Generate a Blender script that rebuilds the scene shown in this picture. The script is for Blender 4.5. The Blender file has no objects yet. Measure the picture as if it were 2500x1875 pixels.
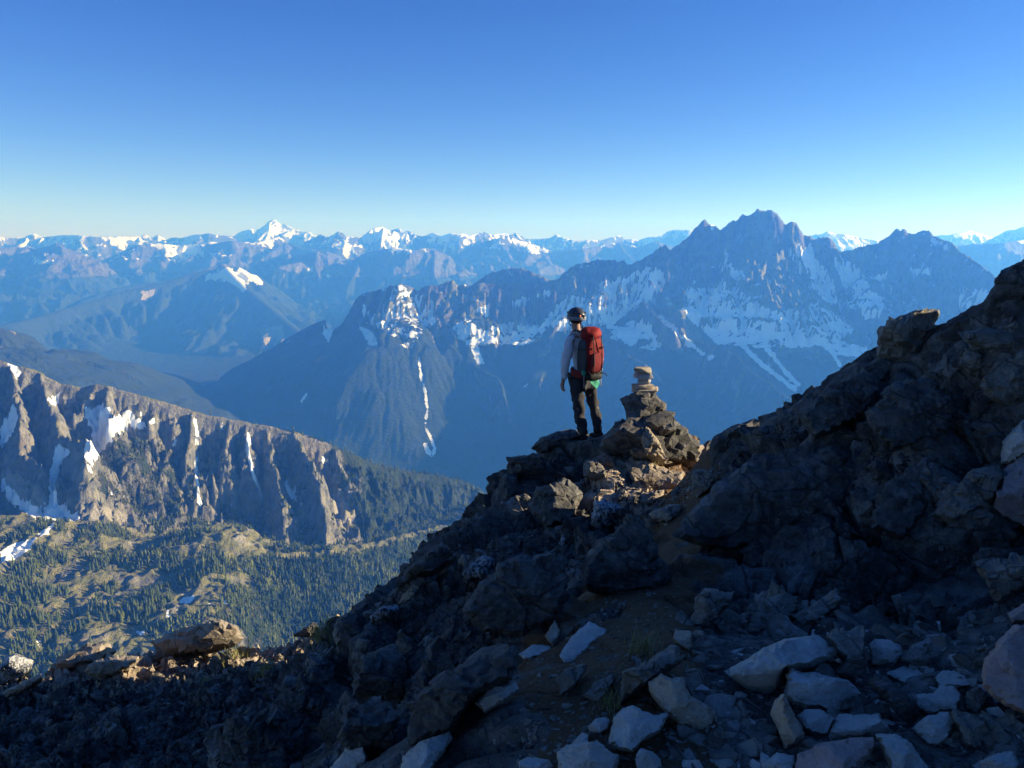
import bpy, bmesh, math, random
import numpy as np
from mathutils import Vector, Matrix, Euler, Quaternion
from mathutils.geometry import delaunay_2d_cdt

scene = bpy.context.scene
C = scene.collection

# ------------------------------------------------------------------ camera
F = 1878.0                      # focal length in photograph pixels (2500 wide)
U0, V0 = 1250.0, 937.5
PITCH = math.atan((V0 - 590.0) / F)
cam_d = bpy.data.cameras.new('camera')
cam = bpy.data.objects.new('camera', cam_d); C.objects.link(cam)
cam.location = (0, 0, 0)
cam.rotation_euler = (math.pi / 2 - PITCH, 0, 0)
cam_d.sensor_width = 36.0
cam_d.lens = 36.0 * F / 2500.0
cam_d.clip_start = 0.1
cam_d.clip_end = 200000.0
scene.camera = cam

# ------------------------------------------------------------------ light
SUN_AZ = math.radians(88.0)     # to the right of the view direction
SUN_EL = math.radians(15.0)
SUN = Vector((math.sin(SUN_AZ) * math.cos(SUN_EL), math.cos(SUN_AZ) * math.cos(SUN_EL), math.sin(SUN_EL)))
w = bpy.data.worlds.new('World'); scene.world = w; w.use_nodes = True
nt = w.node_tree; nt.nodes.clear()
sky = nt.nodes.new('ShaderNodeTexSky'); sky.sky_type = 'NISHITA'; sky.sun_disc = False
sky.sun_elevation = SUN_EL; sky.sun_rotation = SUN_AZ
sky.altitude = 2400; sky.air_density = 1.0; sky.dust_density = 0.4; sky.ozone_density = 3.0
hs = nt.nodes.new('ShaderNodeHueSaturation'); hs.inputs['Saturation'].default_value = 1.25; hs.inputs['Hue'].default_value = 0.524
bg = nt.nodes.new('ShaderNodeBackground'); bg.inputs['Strength'].default_value = 0.067
wo = nt.nodes.new('ShaderNodeOutputWorld')
gm = nt.nodes.new('ShaderNodeGamma'); gm.inputs[1].default_value = 1.0
nt.links.new(sky.outputs[0], gm.inputs[0]); nt.links.new(gm.outputs[0], hs.inputs['Color']); nt.links.new(hs.outputs[0], bg.inputs[0]); nt.links.new(bg.outputs[0], wo.inputs[0])
sd = bpy.data.lights.new('sun', 'SUN'); sd.energy = 5.0; sd.angle = math.radians(0.53); sd.color = (1.0, 0.93, 0.82)
so = bpy.data.objects.new('sun', sd); C.objects.link(so)
so.rotation_euler = SUN.to_track_quat('Z', 'Y').to_euler()
vs = scene.view_settings
vs.view_transform = 'Standard'; vs.look = 'None'; vs.gamma = 1.0; vs.use_curve_mapping = False
vs.exposure = 1.2
scene.render.engine = 'CYCLES'
cy = scene.cycles
cy.max_bounces = 8; cy.diffuse_bounces = 4; cy.glossy_bounces = 2; cy.transmission_bounces = 2
cy.volume_bounces = 4; cy.transparent_max_bounces = 8
cy.use_denoising = True
cy.sample_clamp_indirect = 6.0
cy.caustics_reflective = False; cy.caustics_refractive = False

# ------------------------------------------------------------------ picture geometry helpers
CP, SP = math.cos(PITCH), math.sin(PITCH)
def ray(u, v):
    a = (u - U0) / F; b = (V0 - v) / F
    return np.array((a, CP + b * SP, -SP + b * CP))
def at(u, v, y):
    """the point of the place that lies y metres ahead along the sight line through (u, v)"""
    d = ray(u, v)
    return Vector(d * (y / d[1]))
def proj(x, y, z):
    c = y * CP - z * SP
    c = np.maximum(c, 1e-3)
    return U0 + F * x / c, V0 - F * (y * SP + z * CP) / c

# ------------------------------------------------------------------ noise
_rs = np.random.RandomState(7)
_perm = _rs.permutation(256).astype(np.int32); _perm = np.concatenate([_perm, _perm, _perm])
_ga = _rs.rand(256) * 2 * np.pi
_g2 = np.stack([np.cos(_ga), np.sin(_ga)], 1)
_g3 = _rs.normal(size=(256, 3)); _g3 /= np.linalg.norm(_g3, axis=1)[:, None]
def perlin2(x, y, seed=0):
    x = np.asarray(x, float) + seed * 17.31; y = np.asarray(y, float) + seed * 9.77
    xi = np.floor(x).astype(np.int64); yi = np.floor(y).astype(np.int64)
    fx = x - xi; fy = y - yi
    sx = fx * fx * fx * (fx * (fx * 6 - 15) + 10); sy = fy * fy * fy * (fy * (fy * 6 - 15) + 10)
    def g(ix, iy, dx, dy):
        h = _perm[_perm[ix & 255] + (iy & 255)]
        v = _g2[h]; return v[..., 0] * dx + v[..., 1] * dy
    a = g(xi, yi, fx, fy); b = g(xi + 1, yi, fx - 1, fy)
    c = g(xi, yi + 1, fx, fy - 1); d = g(xi + 1, yi + 1, fx - 1, fy - 1)
    return ((a + (b - a) * sx) * (1 - sy) + (c + (d - c) * sx) * sy) * 1.5
def perlin3(p, seed=0):
    p = np.asarray(p, float) + np.array((seed * 13.7, seed * 5.3, seed * 7.9))
    i = np.floor(p).astype(np.int64); f = p - i
    s = f * f * f * (f * (f * 6 - 15) + 10)
    out = 0
    for dx in (0, 1):
        wx = s[:, 0] if dx else 1 - s[:, 0]
        for dy in (0, 1):
            wy = s[:, 1] if dy else 1 - s[:, 1]
            for dz in (0, 1):
                wz = s[:, 2] if dz else 1 - s[:, 2]
                h = _perm[_perm[_perm[(i[:, 0] + dx) & 255] + ((i[:, 1] + dy) & 255)] + ((i[:, 2] + dz) & 255)]
                v = _g3[h]
                out = out + wx * wy * wz * (v[:, 0] * (f[:, 0] - dx) + v[:, 1] * (f[:, 1] - dy) + v[:, 2] * (f[:, 2] - dz))
    return out * 1.5
def fbm2(x, y, octv=5, seed=0, gain=0.5, lac=2.03):
    o = 0; a = 1.0
    for k in range(octv):
        o = o + a * perlin2(x, y, seed + k); x = x * lac; y = y * lac; a *= gain
    return o
def ridged2(x, y, octv=5, seed=0, gain=0.5, lac=2.07):
    o = 0; a = 1.0; w_ = 1.0
    for k in range(octv):
        n = 1 - np.abs(perlin2(x, y, seed + k)) * 1.6
        n = np.clip(n, 0, 1) ** 2 * w_
        o = o + a * n; w_ = np.clip(n * 1.6, 0, 1); x = x * lac; y = y * lac; a *= gain
    return o
def fbm3(p, octv=4, seed=0, gain=0.5, lac=2.05):
    o = 0; a = 1.0
    for k in range(octv):
        o = o + a * perlin3(p, seed + k); p = p * lac; a *= gain
    return o
def _h3(ix, iy, iz, k):
    n = (ix * 374761393 + iy * 668265263 + iz * 2147483647 + k * 1274126177) & 0xffffffff
    n = ((n ^ (n >> 13)) * 1103515245) & 0xffffffff
    n = (n ^ (n >> 16)) & 0xffff
    return n / 65535.0
def blocks3(p, seed=0, tilt=0.6):
    """fractured rock: every Voronoi cell is a tilted plane of its own height; returns height and edge closeness"""
    i = np.floor(p).astype(np.int64)
    best = np.full(len(p), 1e9); sec = np.full(len(p), 1e9); val = np.zeros(len(p))
    for dx in (-1, 0, 1):
        for dy in (-1, 0, 1):
            for dz in (-1, 0, 1):
                cx = i[:, 0] + dx; cy_ = i[:, 1] + dy; cz = i[:, 2] + dz
                q = np.stack([cx + _h3(cx, cy_, cz, seed), cy_ + _h3(cx, cy_, cz, seed + 1), cz + _h3(cx, cy_, cz, seed + 2)], 1)
                d = p - q; dd = (d * d).sum(1)
                hv = _h3(cx, cy_, cz, seed + 3) - .5 + tilt * ((_h3(cx, cy_, cz, seed + 4) - .5) * 2 * d[:, 0] + (_h3(cx, cy_, cz, seed + 5) - .5) * 2 * d[:, 1] + (_h3(cx, cy_, cz, seed + 6) - .5) * 2 * d[:, 2])
                m = dd < best
                sec = np.where(m, best, np.minimum(sec, dd))
                val = np.where(m, hv, val); best = np.where(m, dd, best)
    return val, np.sqrt(sec) - np.sqrt(best)
def sstep(a, b, x):
    t = np.clip((x - a) / (b - a), 0, 1); return t * t * (3 - 2 * t)

# ------------------------------------------------------------------ mesh helpers
def tag(o, label=None, cat=None, group=None, kind=None):
    if label: o['label'] = label
    if cat: o['category'] = cat
    if group: o['group'] = group
    if kind: o['kind'] = kind
    return o
def raw_mesh(name, verts, faces, mat=None, smooth=True, attrs=None):
    me = bpy.data.meshes.new(name)
    verts = np.asarray(verts, np.float32); faces = np.asarray(faces, np.int32)
    n = faces.shape[1]
    me.vertices.add(len(verts)); me.vertices.foreach_set('co', verts.ravel())
    me.loops.add(faces.size); me.loops.foreach_set('vertex_index', faces.ravel())
    me.polygons.add(len(faces))
    me.polygons.foreach_set('loop_start', np.arange(0, faces.size, n, dtype=np.int32))
    me.polygons.foreach_set('use_smooth', np.full(len(faces), smooth))
    for k, a in (attrs or {}).items():
        at_ = me.attributes.new(k, 'FLOAT', 'POINT'); at_.data.foreach_set('value', np.asarray(a, np.float32).ravel())
    me.update(calc_edges=True)
    if mat: me.materials.append(mat)
    return me
def mesh_obj(name, me, parent=None):
    o = bpy.data.objects.new(name, me); C.objects.link(o)
    if parent is not None: o.parent = parent
    return o
def grid_faces(nr, nc, keep=None):
    i = np.arange(nr * nc).reshape(nr, nc)
    f = np.stack([i[:-1, :-1], i[:-1, 1:], i[1:, 1:], i[1:, :-1]], -1).reshape(-1, 4)
    if keep is not None:
        k = keep[:-1, :-1] & keep[1:, 1:] & keep[:-1, 1:] & keep[1:, :-1]
        f = f[k.ravel()]
    return f
def compact(verts, faces, attrs):
    used = np.zeros(len(verts), bool); used[faces.ravel()] = True
    idx = np.cumsum(used) - 1
    return verts[used], idx[faces], {k: np.asarray(a).ravel()[used] for k, a in attrs.items()}

# ------------------------------------------------------------------ node helpers
class NT:
    def __init__(s, name):
        s.m = bpy.data.materials.new(name); s.m.use_nodes = True
        s.t = s.m.node_tree; s.t.nodes.clear()
        s.out = s.t.nodes.new('ShaderNodeOutputMaterial')
        s.b = s.t.nodes.new('ShaderNodeBsdfPrincipled')
        s.t.links.new(s.b.outputs[0], s.out.inputs[0])
        s.b.inputs['Roughness'].default_value = 0.9
        s.b.inputs['Specular IOR Level'].default_value = 0.25
        s.tc = s.t.nodes.new('ShaderNodeTexCoord')
    def put(s, sock, v):
        if isinstance(v, bpy.types.NodeSocket): s.t.links.new(v, sock)
        elif isinstance(v, (tuple, list)) and len(v) == 3 and sock.type == 'RGBA': sock.default_value = (*v, 1)
        else: sock.default_value = v
    def n(s, typ, outp=0, _props=None, **kw):
        nd = s.t.nodes.new(typ)
        for k, v in (_props or {}).items(): setattr(nd, k, v)
        for k, v in kw.items():
            sock = nd.inputs[int(k[1:])] if k[0] == '_' and k[1:].isdigit() else nd.inputs[k.replace('__', ' ')]
            s.put(sock, v)
        return nd.outputs[outp]
    def coord(s, sc=1.0, which='Object'):
        if isinstance(sc, (int, float)): sc = (sc, sc, sc)
        return s.n('ShaderNodeMapping', Vector=s.tc.outputs[which], Scale=sc)
    def noise(s, sc, det=6, rough=0.6, vec=None, dist=0.0, outp=0):
        return s.n('ShaderNodeTexNoise', outp, Vector=vec if vec is not None else s.tc.outputs['Object'], Scale=sc, Detail=det, Roughness=rough, Distortion=dist)
    def vor(s, sc, feat='F1', vec=None, outp=0, rnd=1.0):
        return s.n('ShaderNodeTexVoronoi', outp, {'feature': feat}, Vector=vec if vec is not None else s.tc.outputs['Object'], Scale=sc, Randomness=rnd)
    def ramp(s, fac, *stops, interp='LINEAR'):
        nd = s.t.nodes.new('ShaderNodeValToRGB'); s.put(nd.inputs[0], fac)
        cr = nd.color_ramp; cr.interpolation = interp
        while len(cr.elements) < len(stops): cr.elements.new(0.5)
        for e, (p, c) in zip(cr.elements, stops):
            e.position = p; e.color = (c, c, c, 1) if isinstance(c, (int, float)) else (*c, 1)
        return nd.outputs[0]
    def mix(s, fac, a, b, mode='MIX'):
        nd = s.t.nodes.new('ShaderNodeMix'); nd.data_type = 'RGBA'; nd.blend_type = mode
        s.put(nd.inputs[0], fac); s.put(nd.inputs[6], a); s.put(nd.inputs[7], b)
        return nd.outputs[2]
    def math(s, op, a, b=0.0, c=None, clamp=False):
        nd = s.t.nodes.new('ShaderNodeMath'); nd.operation = op; nd.use_clamp = clamp
        s.put(nd.inputs[0], a); s.put(nd.inputs[1], b)
        if c is not None: s.put(nd.inputs[2], c)
        return nd.outputs[0]
    def attr(s, name):
        nd = s.t.nodes.new('ShaderNodeAttribute'); nd.attribute_name = name; return nd.outputs['Fac']
    def smooth(s, lo, hi, x):
        nd = s.t.nodes.new('ShaderNodeMapRange'); nd.interpolation_type = 'SMOOTHSTEP'
        s.put(nd.inputs[0], x); s.put(nd.inputs[1], lo); s.put(nd.inputs[2], hi); return nd.outputs[0]
    def bump(s, h, dist, strength=1.0, prev=None):
        nd = s.t.nodes.new('ShaderNodeBump'); s.put(nd.inputs['Height'], h)
        nd.inputs['Distance'].default_value = dist; nd.inputs['Strength'].default_value = strength
        if prev is not None: s.put(nd.inputs['Normal'], prev)
        return nd.outputs[0]
    def color(s, c): s.put(s.b.inputs['Base Color'], c)
    def normal(s, nrm): s.put(s.b.inputs['Normal'], nrm)

# ================================================================== terrain tools
def tps(ctrl, X, Y, lam=1e-3):
    """height field through control points (thin plate)"""
    c = np.array([tuple(p) for p in ctrl], float)
    s = np.abs(c[:, :2]).max()
    xy = c[:, :2] / s
    def U(r2): return np.where(r2 > 0, r2 * np.log(r2 + 1e-12), 0)
    n = len(c)
    K = U(((xy[:, None] - xy[None]) ** 2).sum(-1)) + lam * np.eye(n)
    P = np.c_[np.ones(n), xy]
    A = np.zeros((n + 3, n + 3)); A[:n, :n] = K; A[:n, n:] = P; A[n:, :n] = P.T
    sol = np.linalg.solve(A, np.r_[c[:, 2], 0, 0, 0])
    x = X / s; y = Y / s
    o = sol[n] + sol[n + 1] * x + sol[n + 2] * y
    for k in range(n):
        r2 = (x - xy[k, 0]) ** 2 + (y - xy[k, 1]) ** 2
        o = o + sol[k] * U(r2)
    return o
def crest(pts, dense=1):
    """picture points (u, v, distance) of a crest -> 3D polyline"""
    return np.array([at(u, v, y) for u, v, y in pts])
def ridge_field(X, Y, ridges):
    H = np.full(X.shape, -1e9); T = np.zeros(X.shape); D = np.full(X.shape, 1e9)
    off = 0.0
    for pts, (s0, d0, s1) in ridges:
        for a, b in zip(pts[:-1], pts[1:]):
            ab = b[:2] - a[:2]; L = math.hypot(*ab) + 1e-9
            t = np.clip(((X - a[0]) * ab[0] + (Y - a[1]) * ab[1]) / L ** 2, 0, 1)
            d = np.hypot(X - a[0] - t * ab[0], Y - a[1] - t * ab[1])
            h = a[2] + t * (b[2] - a[2]) - (s1 * d + (s0 - s1) * d0 * (1 - np.exp(-d / d0)))
            m = h > H
            H = np.where(m, h, H); T = np.where(m, off + t * L, T); D = np.where(m, d, D)
            off += L
        off += 3000.0
    return H, T, D
def erode(H, cell, n, steps=60, seed=1, k_er=0.28, k_dep=0.28, cap=5.0, batch=12000, inertia=0.08):
    """rain drops carve gullies and fill hollows"""
    rs = np.random.RandomState(seed)
    h = (H / cell).astype(float).copy(); R, Cc = h.shape
    flat = h.ravel()
    for b in range(max(1, n // batch)):
        px = rs.rand(batch) * (Cc - 3) + 1; py = rs.rand(batch) * (R - 3) + 1
        dx = np.zeros(batch); dy = np.zeros(batch); vel = np.ones(batch); wat = np.ones(batch); sed = np.zeros(batch)
        for s in range(steps):
            ix = px.astype(int); iy = py.astype(int); fx = px - ix; fy = py - iy
            i0 = iy * Cc + ix
            a = flat[i0]; bb = flat[i0 + 1]; c = flat[i0 + Cc]; d = flat[i0 + Cc + 1]
            gx = (bb - a) * (1 - fy) + (d - c) * fy; gy = (c - a) * (1 - fx) + (d - bb) * fx
            h0 = a * (1 - fx) * (1 - fy) + bb * fx * (1 - fy) + c * (1 - fx) * fy + d * fx * fy
            dx = dx * inertia - gx * (1 - inertia); dy = dy * inertia - gy * (1 - inertia)
            l = np.hypot(dx, dy) + 1e-9; dx /= l; dy /= l
            npx = np.clip(px + dx, 1, Cc - 2.01); npy = np.clip(py + dy, 1, R - 2.01)
            jx = npx.astype(int); jy = npy.astype(int); gx2 = npx - jx; gy2 = npy - jy
            j0 = jy * Cc + jx
            h1 = flat[j0] * (1 - gx2) * (1 - gy2) + flat[j0 + 1] * gx2 * (1 - gy2) + flat[j0 + Cc] * (1 - gx2) * gy2 + flat[j0 + Cc + 1] * gx2 * gy2
            dh = h1 - h0
            cp = np.maximum(-dh, 0.02) * vel * wat * cap
            up = dh > 0
            dep = np.where(up, np.minimum(dh, sed), np.where(sed > cp, (sed - cp) * k_dep, 0.0))
            ero = np.where(~up & (sed <= cp), np.minimum((cp - sed) * k_er, -dh), 0.0)
            alive = (npx > 2) & (npx < Cc - 4) & (npy > 2) & (npy < R - 4)
            wat = wat * alive
            amt = np.clip(dep - ero, -0.25, 0.25) * alive
            sed -= amt
            for o, wgt in ((0, (1 - fx) * (1 - fy)), (1, fx * (1 - fy)), (Cc, (1 - fx) * fy), (Cc + 1, fx * fy)):
                np.add.at(flat, i0 + o, amt * wgt)
            vel = np.sqrt(np.clip(vel * vel - dh * 0.6, 0.05, 12)); wat *= 0.985
            px, py = npx, npy
    return flat.reshape(R, Cc) * cell
def blur(a, n=1):
    for _ in range(n):
        p = np.pad(a, 1, mode='edge')
        a = (p[:-2, 1:-1] + p[2:, 1:-1] + p[1:-1, :-2] + p[1:-1, 2:] + 2 * p[1:-1, 1:-1]) / 6
    return a
def in_poly(u, v, poly):
    m = np.zeros(u.shape, bool); n = len(poly)
    for i in range(n):
        x0, y0 = poly[i]; x1, y1 = poly[(i + 1) % n]
        if y0 == y1: continue
        c = ((y0 > v) != (y1 > v)) & (u < (x1 - x0) * (v - y0) / (y1 - y0) + x0)
        m ^= c
    return m
def near_line(u, v, pts, w_):
    """1 on a streak running through the points, 0 outside its width"""
    best = np.full(u.shape, 1e9)
    for (x0, y0), (x1, y1) in zip(pts[:-1], pts[1:]):
        L2 = (x1 - x0) ** 2 + (y1 - y0) ** 2 + 1e-9
        t = np.clip(((u - x0) * (x1 - x0) + (v - y0) * (y1 - y0)) / L2, 0, 1)
        best = np.minimum(best, np.hypot(u - x0 - t * (x1 - x0), v - y0 - t * (y1 - y0)))
    return np.clip(1.5 - best / w_, 0, 1)
def slope_of(Z, dx, dy):
    gy, gx = np.gradient(Z, dy, dx); return np.hypot(gx, gy), gx, gy
def snap(Z, X, Y, pts, rad, amt=1.0):
    """bring a worn crest back to its surveyed height"""
    return Z

# ------------------------------------------------------------------ mountain materials
def mountain_mat(name, k, rock=(0.22, 0.205, 0.19), far=False, rocky=(0.30, 0.26, 0.215)):
    """k = metres per unit of pattern"""
    m = NT(name)
    n1 = m.noise(1 / k, 9, 0.62); n2 = m.noise(1 / (k * 0.17), 6, 0.65)
    n3 = m.noise(1 / (k * 5), 4, 0.5)
    streak = m.noise(1.0, 7, 0.62, vec=m.coord((1 / (k * .35), 1 / (k * .35), 1 / (k * 2.2))))
    rc = m.mix(m.smooth(0.35, 0.65, n1), rock, rocky)
    rc = m.mix(m.smooth(0.5, 0.72, streak), rc, tuple(c * 0.5 for c in rock))
    rc = m.mix(m.math('MULTIPLY', m.smooth(0.5, 0.75, n3), 0.28), rc, (0.30, 0.22, 0.15))
    tal = m.mix(n2, (0.30, 0.27, 0.23), (0.42, 0.38, 0.32))
    rc = m.mix(m.smooth(0.3, 0.7, m.math('ADD', m.attr('talus'), m.math('MULTIPLY', m.math('SUBTRACT', n1, 0.5), 0.5))), rc, tal)
    fo = m.mix(m.smooth(0.3, 0.7, n2), (0.012, 0.022, 0.014), (0.034, 0.050, 0.022))
    me_ = m.mix(m.smooth(0.3, 0.7, n1), (0.14, 0.155, 0.055), (0.27, 0.235, 0.11))
    me_ = m.mix(m.smooth(0.55, 0.7, n2), me_, rc)
    c = m.mix(m.smooth(0.35, 0.65, m.math('ADD', m.attr('meadow'), m.math('MULTIPLY', m.math('SUBTRACT', n1, 0.5), 0.9))), rc, me_)
    ff_ = m.smooth(0.4, 0.6, m.math('ADD', m.attr('forest'), m.math('ADD', m.math('MULTIPLY', m.math('SUBTRACT', n1, 0.5), 0.8), m.math('MULTIPLY', m.math('SUBTRACT', n2, 0.5), 0.5))))
    c = m.mix(ff_, c, fo)
    sn = m.math('ADD', m.attr('snow'), m.math('ADD', m.math('MULTIPLY', m.math('SUBTRACT', n1, 0.5), 1.3), m.math('MULTIPLY', m.math('SUBTRACT', streak, 0.5), 0.9)))
    sf = m.smooth(0.47, 0.53, sn)
    c = m.mix(sf, c, m.mix(n3, (0.80, 0.81, 0.83), (0.88, 0.88, 0.88)))
    m.color(c)
    bh = m.math('MULTIPLY', m.math('ADD', m.math('MULTIPLY', n1, 1.0), m.math('ADD', m.math('MULTIPLY', n2, 0.35), m.math('MULTIPLY', streak, 0.5))), m.math('SUBTRACT', 1.0, m.math('MAXIMUM', m.math('MULTIPLY', sf, 0.9), m.math('MULTIPLY', ff_, 0.6))))
    m.normal(m.bump(bh, k * 0.7, 1.0))
    return m.m
M_massif = mountain_mat('massif_rock_snow_forest', 90.0, rock=(0.10, 0.095, 0.09), rocky=(0.19, 0.17, 0.15))
M_far = mountain_mat('far_range_rock_snow', 300.0, rock=(0.10, 0.095, 0.09), rocky=(0.16, 0.145, 0.13))
M_mid = mountain_mat('forested_mountain', 160.0)
M_ridge = mountain_mat('near_ridge_rock_snow_forest', 32.0, rock=(0.155, 0.152, 0.138), rocky=(0.29, 0.268, 0.22))

# ================================================================== valley floor out to the horizon
VALLEY = -1700.0
g = NT('valley_floor'); g.color(g.mix(g.noise(1 / 120.0, 8, .65), (0.02, 0.035, 0.02), (0.06, 0.08, 0.035)))
me = raw_mesh('valley_ground', [(-40000, -20000, VALLEY), (40000, -20000, VALLEY), (40000, 33000, VALLEY), (-40000, 33000, VALLEY)], [(0, 1, 2, 3)], g.m)
tag(mesh_obj('valley_ground', me), kind='structure')

# ================================================================== main massif across the valley (with the forested hill on the left)
def dcrest(pts): return crest([(u_, v_, y_ * (1 + 0.00026 * (1300 - u_))) for u_, v_, y_ in pts])
D1 = dcrest([(380, 975, 6100), (450, 962, 6300), (560, 918, 6500), (640, 866, 6600), (700, 825, 6700), (760, 793, 6800), (800, 776, 6850), (843, 749, 6900), (887, 716, 6950), (930, 705, 7000), (974, 692, 7050), (1000, 697, 7100), (1026, 716, 7150), (1030, 701, 7160), (1047, 695, 7180), (1073, 695, 7220), (1104, 682, 7300), (1121, 698, 7330), (1134, 691, 7350), (1146, 700, 7370), (1170, 688, 7400), (1200, 694, 7450), (1260, 692, 7550), (1320, 690, 7650), (1377, 675, 7750), (1390, 654, 7850), (1416, 642, 7950), (1464, 633, 8050), (1525, 637, 8150), (1533, 646, 8180), (1568, 632, 8250), (1607, 606, 8350), (1625, 598, 8400)])
D1b = dcrest([(1130, 705, 8700), (1165, 686, 8700), (1190, 669, 8700), (1234, 655, 8700), (1273, 653, 8700), (1299, 663, 8700), (1321, 673, 8700), (1360, 690, 8700)])
D2 = dcrest([(1612, 600, 8450), (1637, 609, 8600), (1665, 591, 8700), (1690, 563, 8750), (1716, 534, 8800), (1734, 545, 8830), (1759, 559, 8880), (1791, 536, 8950), (1799, 542, 8960), (1812, 521, 9000), (1832, 525, 9030), (1840, 518, 9050), (1848, 508, 9060), (1860, 514, 9080), (1870, 514, 9090), (1881, 510, 9100), (1897, 520, 9120), (1909, 537, 9140), (1919, 560, 9160), (1923, 545, 9170), (1934, 539, 9180), (1946, 547, 9200), (1962, 572, 9230), (1978, 575, 9260), (1991, 583, 9290), (1999, 579, 9300), (2023, 578, 9330), (2035, 588, 9350), (2047, 609, 9400), (2056, 613, 9450), (2109, 600, 9600), (2145, 590, 9700), (2170, 575, 9750), (2187, 562, 9760), (2190, 556, 9760), (2198, 563, 9760), (2206, 557, 9770), (2218, 568, 9780), (2235, 570, 9790), (2255, 559, 9800), (2267, 562, 9800), (2283, 577, 9780), (2324, 592, 9700), (2344, 613, 9600), (2381, 637, 9400), (2414, 661, 9200), (2480, 720, 8800), (2600, 800, 8300)])
STEEP = (1.55, 330, 0.60); MED = (1.05, 300, 0.60); SPUR = (1.0, 200, 0.72); RIB = (1.7, 160, 0.9)
ridges = [
    (D1[:11], (0.75, 260, 0.56)), (D1[10:], (1.15, 260, 0.58)), (D1b, MED), (D2[:29], STEEP), (D2[28:], (1.1, 350, 0.6)),
    (dcrest([(974, 693, 7050), (905, 735, 6850), (872, 790, 6600), (880, 850, 6350), (905, 930, 5950), (930, 1030, 5450)]), SPUR),
    (dcrest([(1104, 684, 7300), (1098, 740, 7150), (1110, 790, 6950), (1160, 870, 6600), (1230, 980, 6000)]), (1.3, 120, .64)),
    (dcrest([(1170, 688, 7400), (1165, 740, 7250), (1180, 790, 7050)]), RIB),
    (dcrest([(1290, 692, 7600), (1310, 770, 7350), (1340, 850, 6950), (1370, 960, 6400)]), (0.9, 150, .62)),
    (dcrest([(1625, 600, 8400), (1640, 660, 8250), (1662, 740, 7950), (1668, 775, 7800), (1650, 800, 7550), (1700, 836, 7250), (1763, 853, 7000), (1830, 890, 6750), (1890, 935, 6500), (1960, 990, 6150), (2060, 1070, 5700)]), (1.15, 170, .74)),
    (dcrest([(1585, 732, 7500), (1603, 762, 7400), (1655, 806, 7250)]), RIB),
    (dcrest([(1525, 640, 8150), (1500, 740, 7700), (1475, 800, 7250), (1530, 860, 6850), (1620, 930, 6450), (1700, 985, 6150), (1790, 1060, 5750), (1900, 1140, 5350)]), (0.95, 150, .70)),
    (dcrest([(1716, 536, 8800), (1688, 620, 8600), (1700, 690, 8350), (1735, 750, 8100)]), RIB),
    (dcrest([(1812, 522, 9000), (1800, 600, 8750), (1840, 690, 8450), (1880, 740, 8250)]), RIB),
    (dcrest([(1881, 511, 9100), (1910, 590, 8900), (1945, 670, 8600), (1975, 730, 8350)]), RIB),
    (dcrest([(2035, 588, 9350), (2040, 660, 9050), (2070, 740, 8650), (2085, 780, 8450)]), RIB),
    (dcrest([(2190, 560, 9760), (2175, 640, 9500), (2160, 710, 9250)]), RIB),
    (dcrest([(2260, 560, 9800), (2280, 650, 9500), (2290, 720, 9250)]), RIB),
    # forested hill left of the valley mouth
    (dcrest([(-300, 730, 4200), (-100, 775, 4400), (0, 800, 4600), (60, 814, 4800), (110, 836, 5000), (200, 872, 5400), (270, 902, 5700), (340, 936, 6000), (400, 952, 6200), (470, 966, 6400)]), (0.45, 300, .42)),
]
x0, x1, y0, y1, dx, dy = -5500, 5900, 4000, 9900, 13.5, 15.5
xs = np.arange(x0, x1, dx); ys = np.arange(y0, y1, dy)
X, Y = np.meshgrid(xs, ys)
wx = fbm2(X / 900, Y / 900, 3, 3) * 130; wy = fbm2(X / 900, Y / 900, 3, 13) * 130
_, _, Draw = ridge_field(X, Y, ridges[:5] + ridges[-1:])
wk = sstep(20, 450, Draw)
Hh, T, D = ridge_field(X + wx * wk, Y + wy * wk, ridges)
low = 0.25 + 0.75 * sstep(-1050, -650, Hh)
gul = ridged2(T / 210, D / 1100, 4, 21)
gul2 = ridged2(T / 75 + 3, D / 420, 3, 31)
Hh = Hh - sstep(0, 300, D) * (1.0 - np.clip(gul, 0, 1.4) / 1.4) * 135 * low - sstep(0, 130, D) * (1.1 - np.clip(gul2, 0, 1.3)) * 42 * low
Hh = Hh + fbm2(X / 240, Y / 240, 5, 41) * 24 * sstep(40, 500, D) * low + (ridged2(X / 80, Y / 80, 3, 51) - 0.7) * 9 * sstep(0, 100, D) * low
Hh = np.maximum(Hh, VALLEY + 6 + fbm2(X / 500, Y / 500, 4, 5) * 22)
He = erode(Hh, 15.0, 130000, 55, 3)
Hh = Hh + (He - Hh) * (0.15 + 0.85 * sstep(10, 120, Draw)) * (.18 + .82 * sstep(-1000, -600, Hh))
up_ = sstep(-750, -400, Hh)
Hh = Hh + (ridged2(X / 170, Y / 170, 4, 91) - .8) * 55 * up_ * sstep(30, 160, Draw) + fbm2(X / 42, Y / 42, 3, 95) * 13 * up_
Hh = Hh + (ridged2(X / 45, Y / 45, 3, 57) - .7) * 6 * sstep(-800, -500, Hh) * sstep(0, 60, Draw)
sl, gx, gy = slope_of(Hh, dx, dy)
u, v = proj(X, Y, Hh)
_pts = np.concatenate([D1, D2]); _pu = proj(_pts[:, 0], _pts[:, 1], _pts[:, 2])[0]; _o = np.argsort(_pu); D1D2 = np.stack([_pu[_o], _pts[_o, 1]], 1)
front = Y < np.interp(u, D1D2[:, 0], D1D2[:, 1]) + 70
snow = np.zeros(X.shape)
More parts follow.
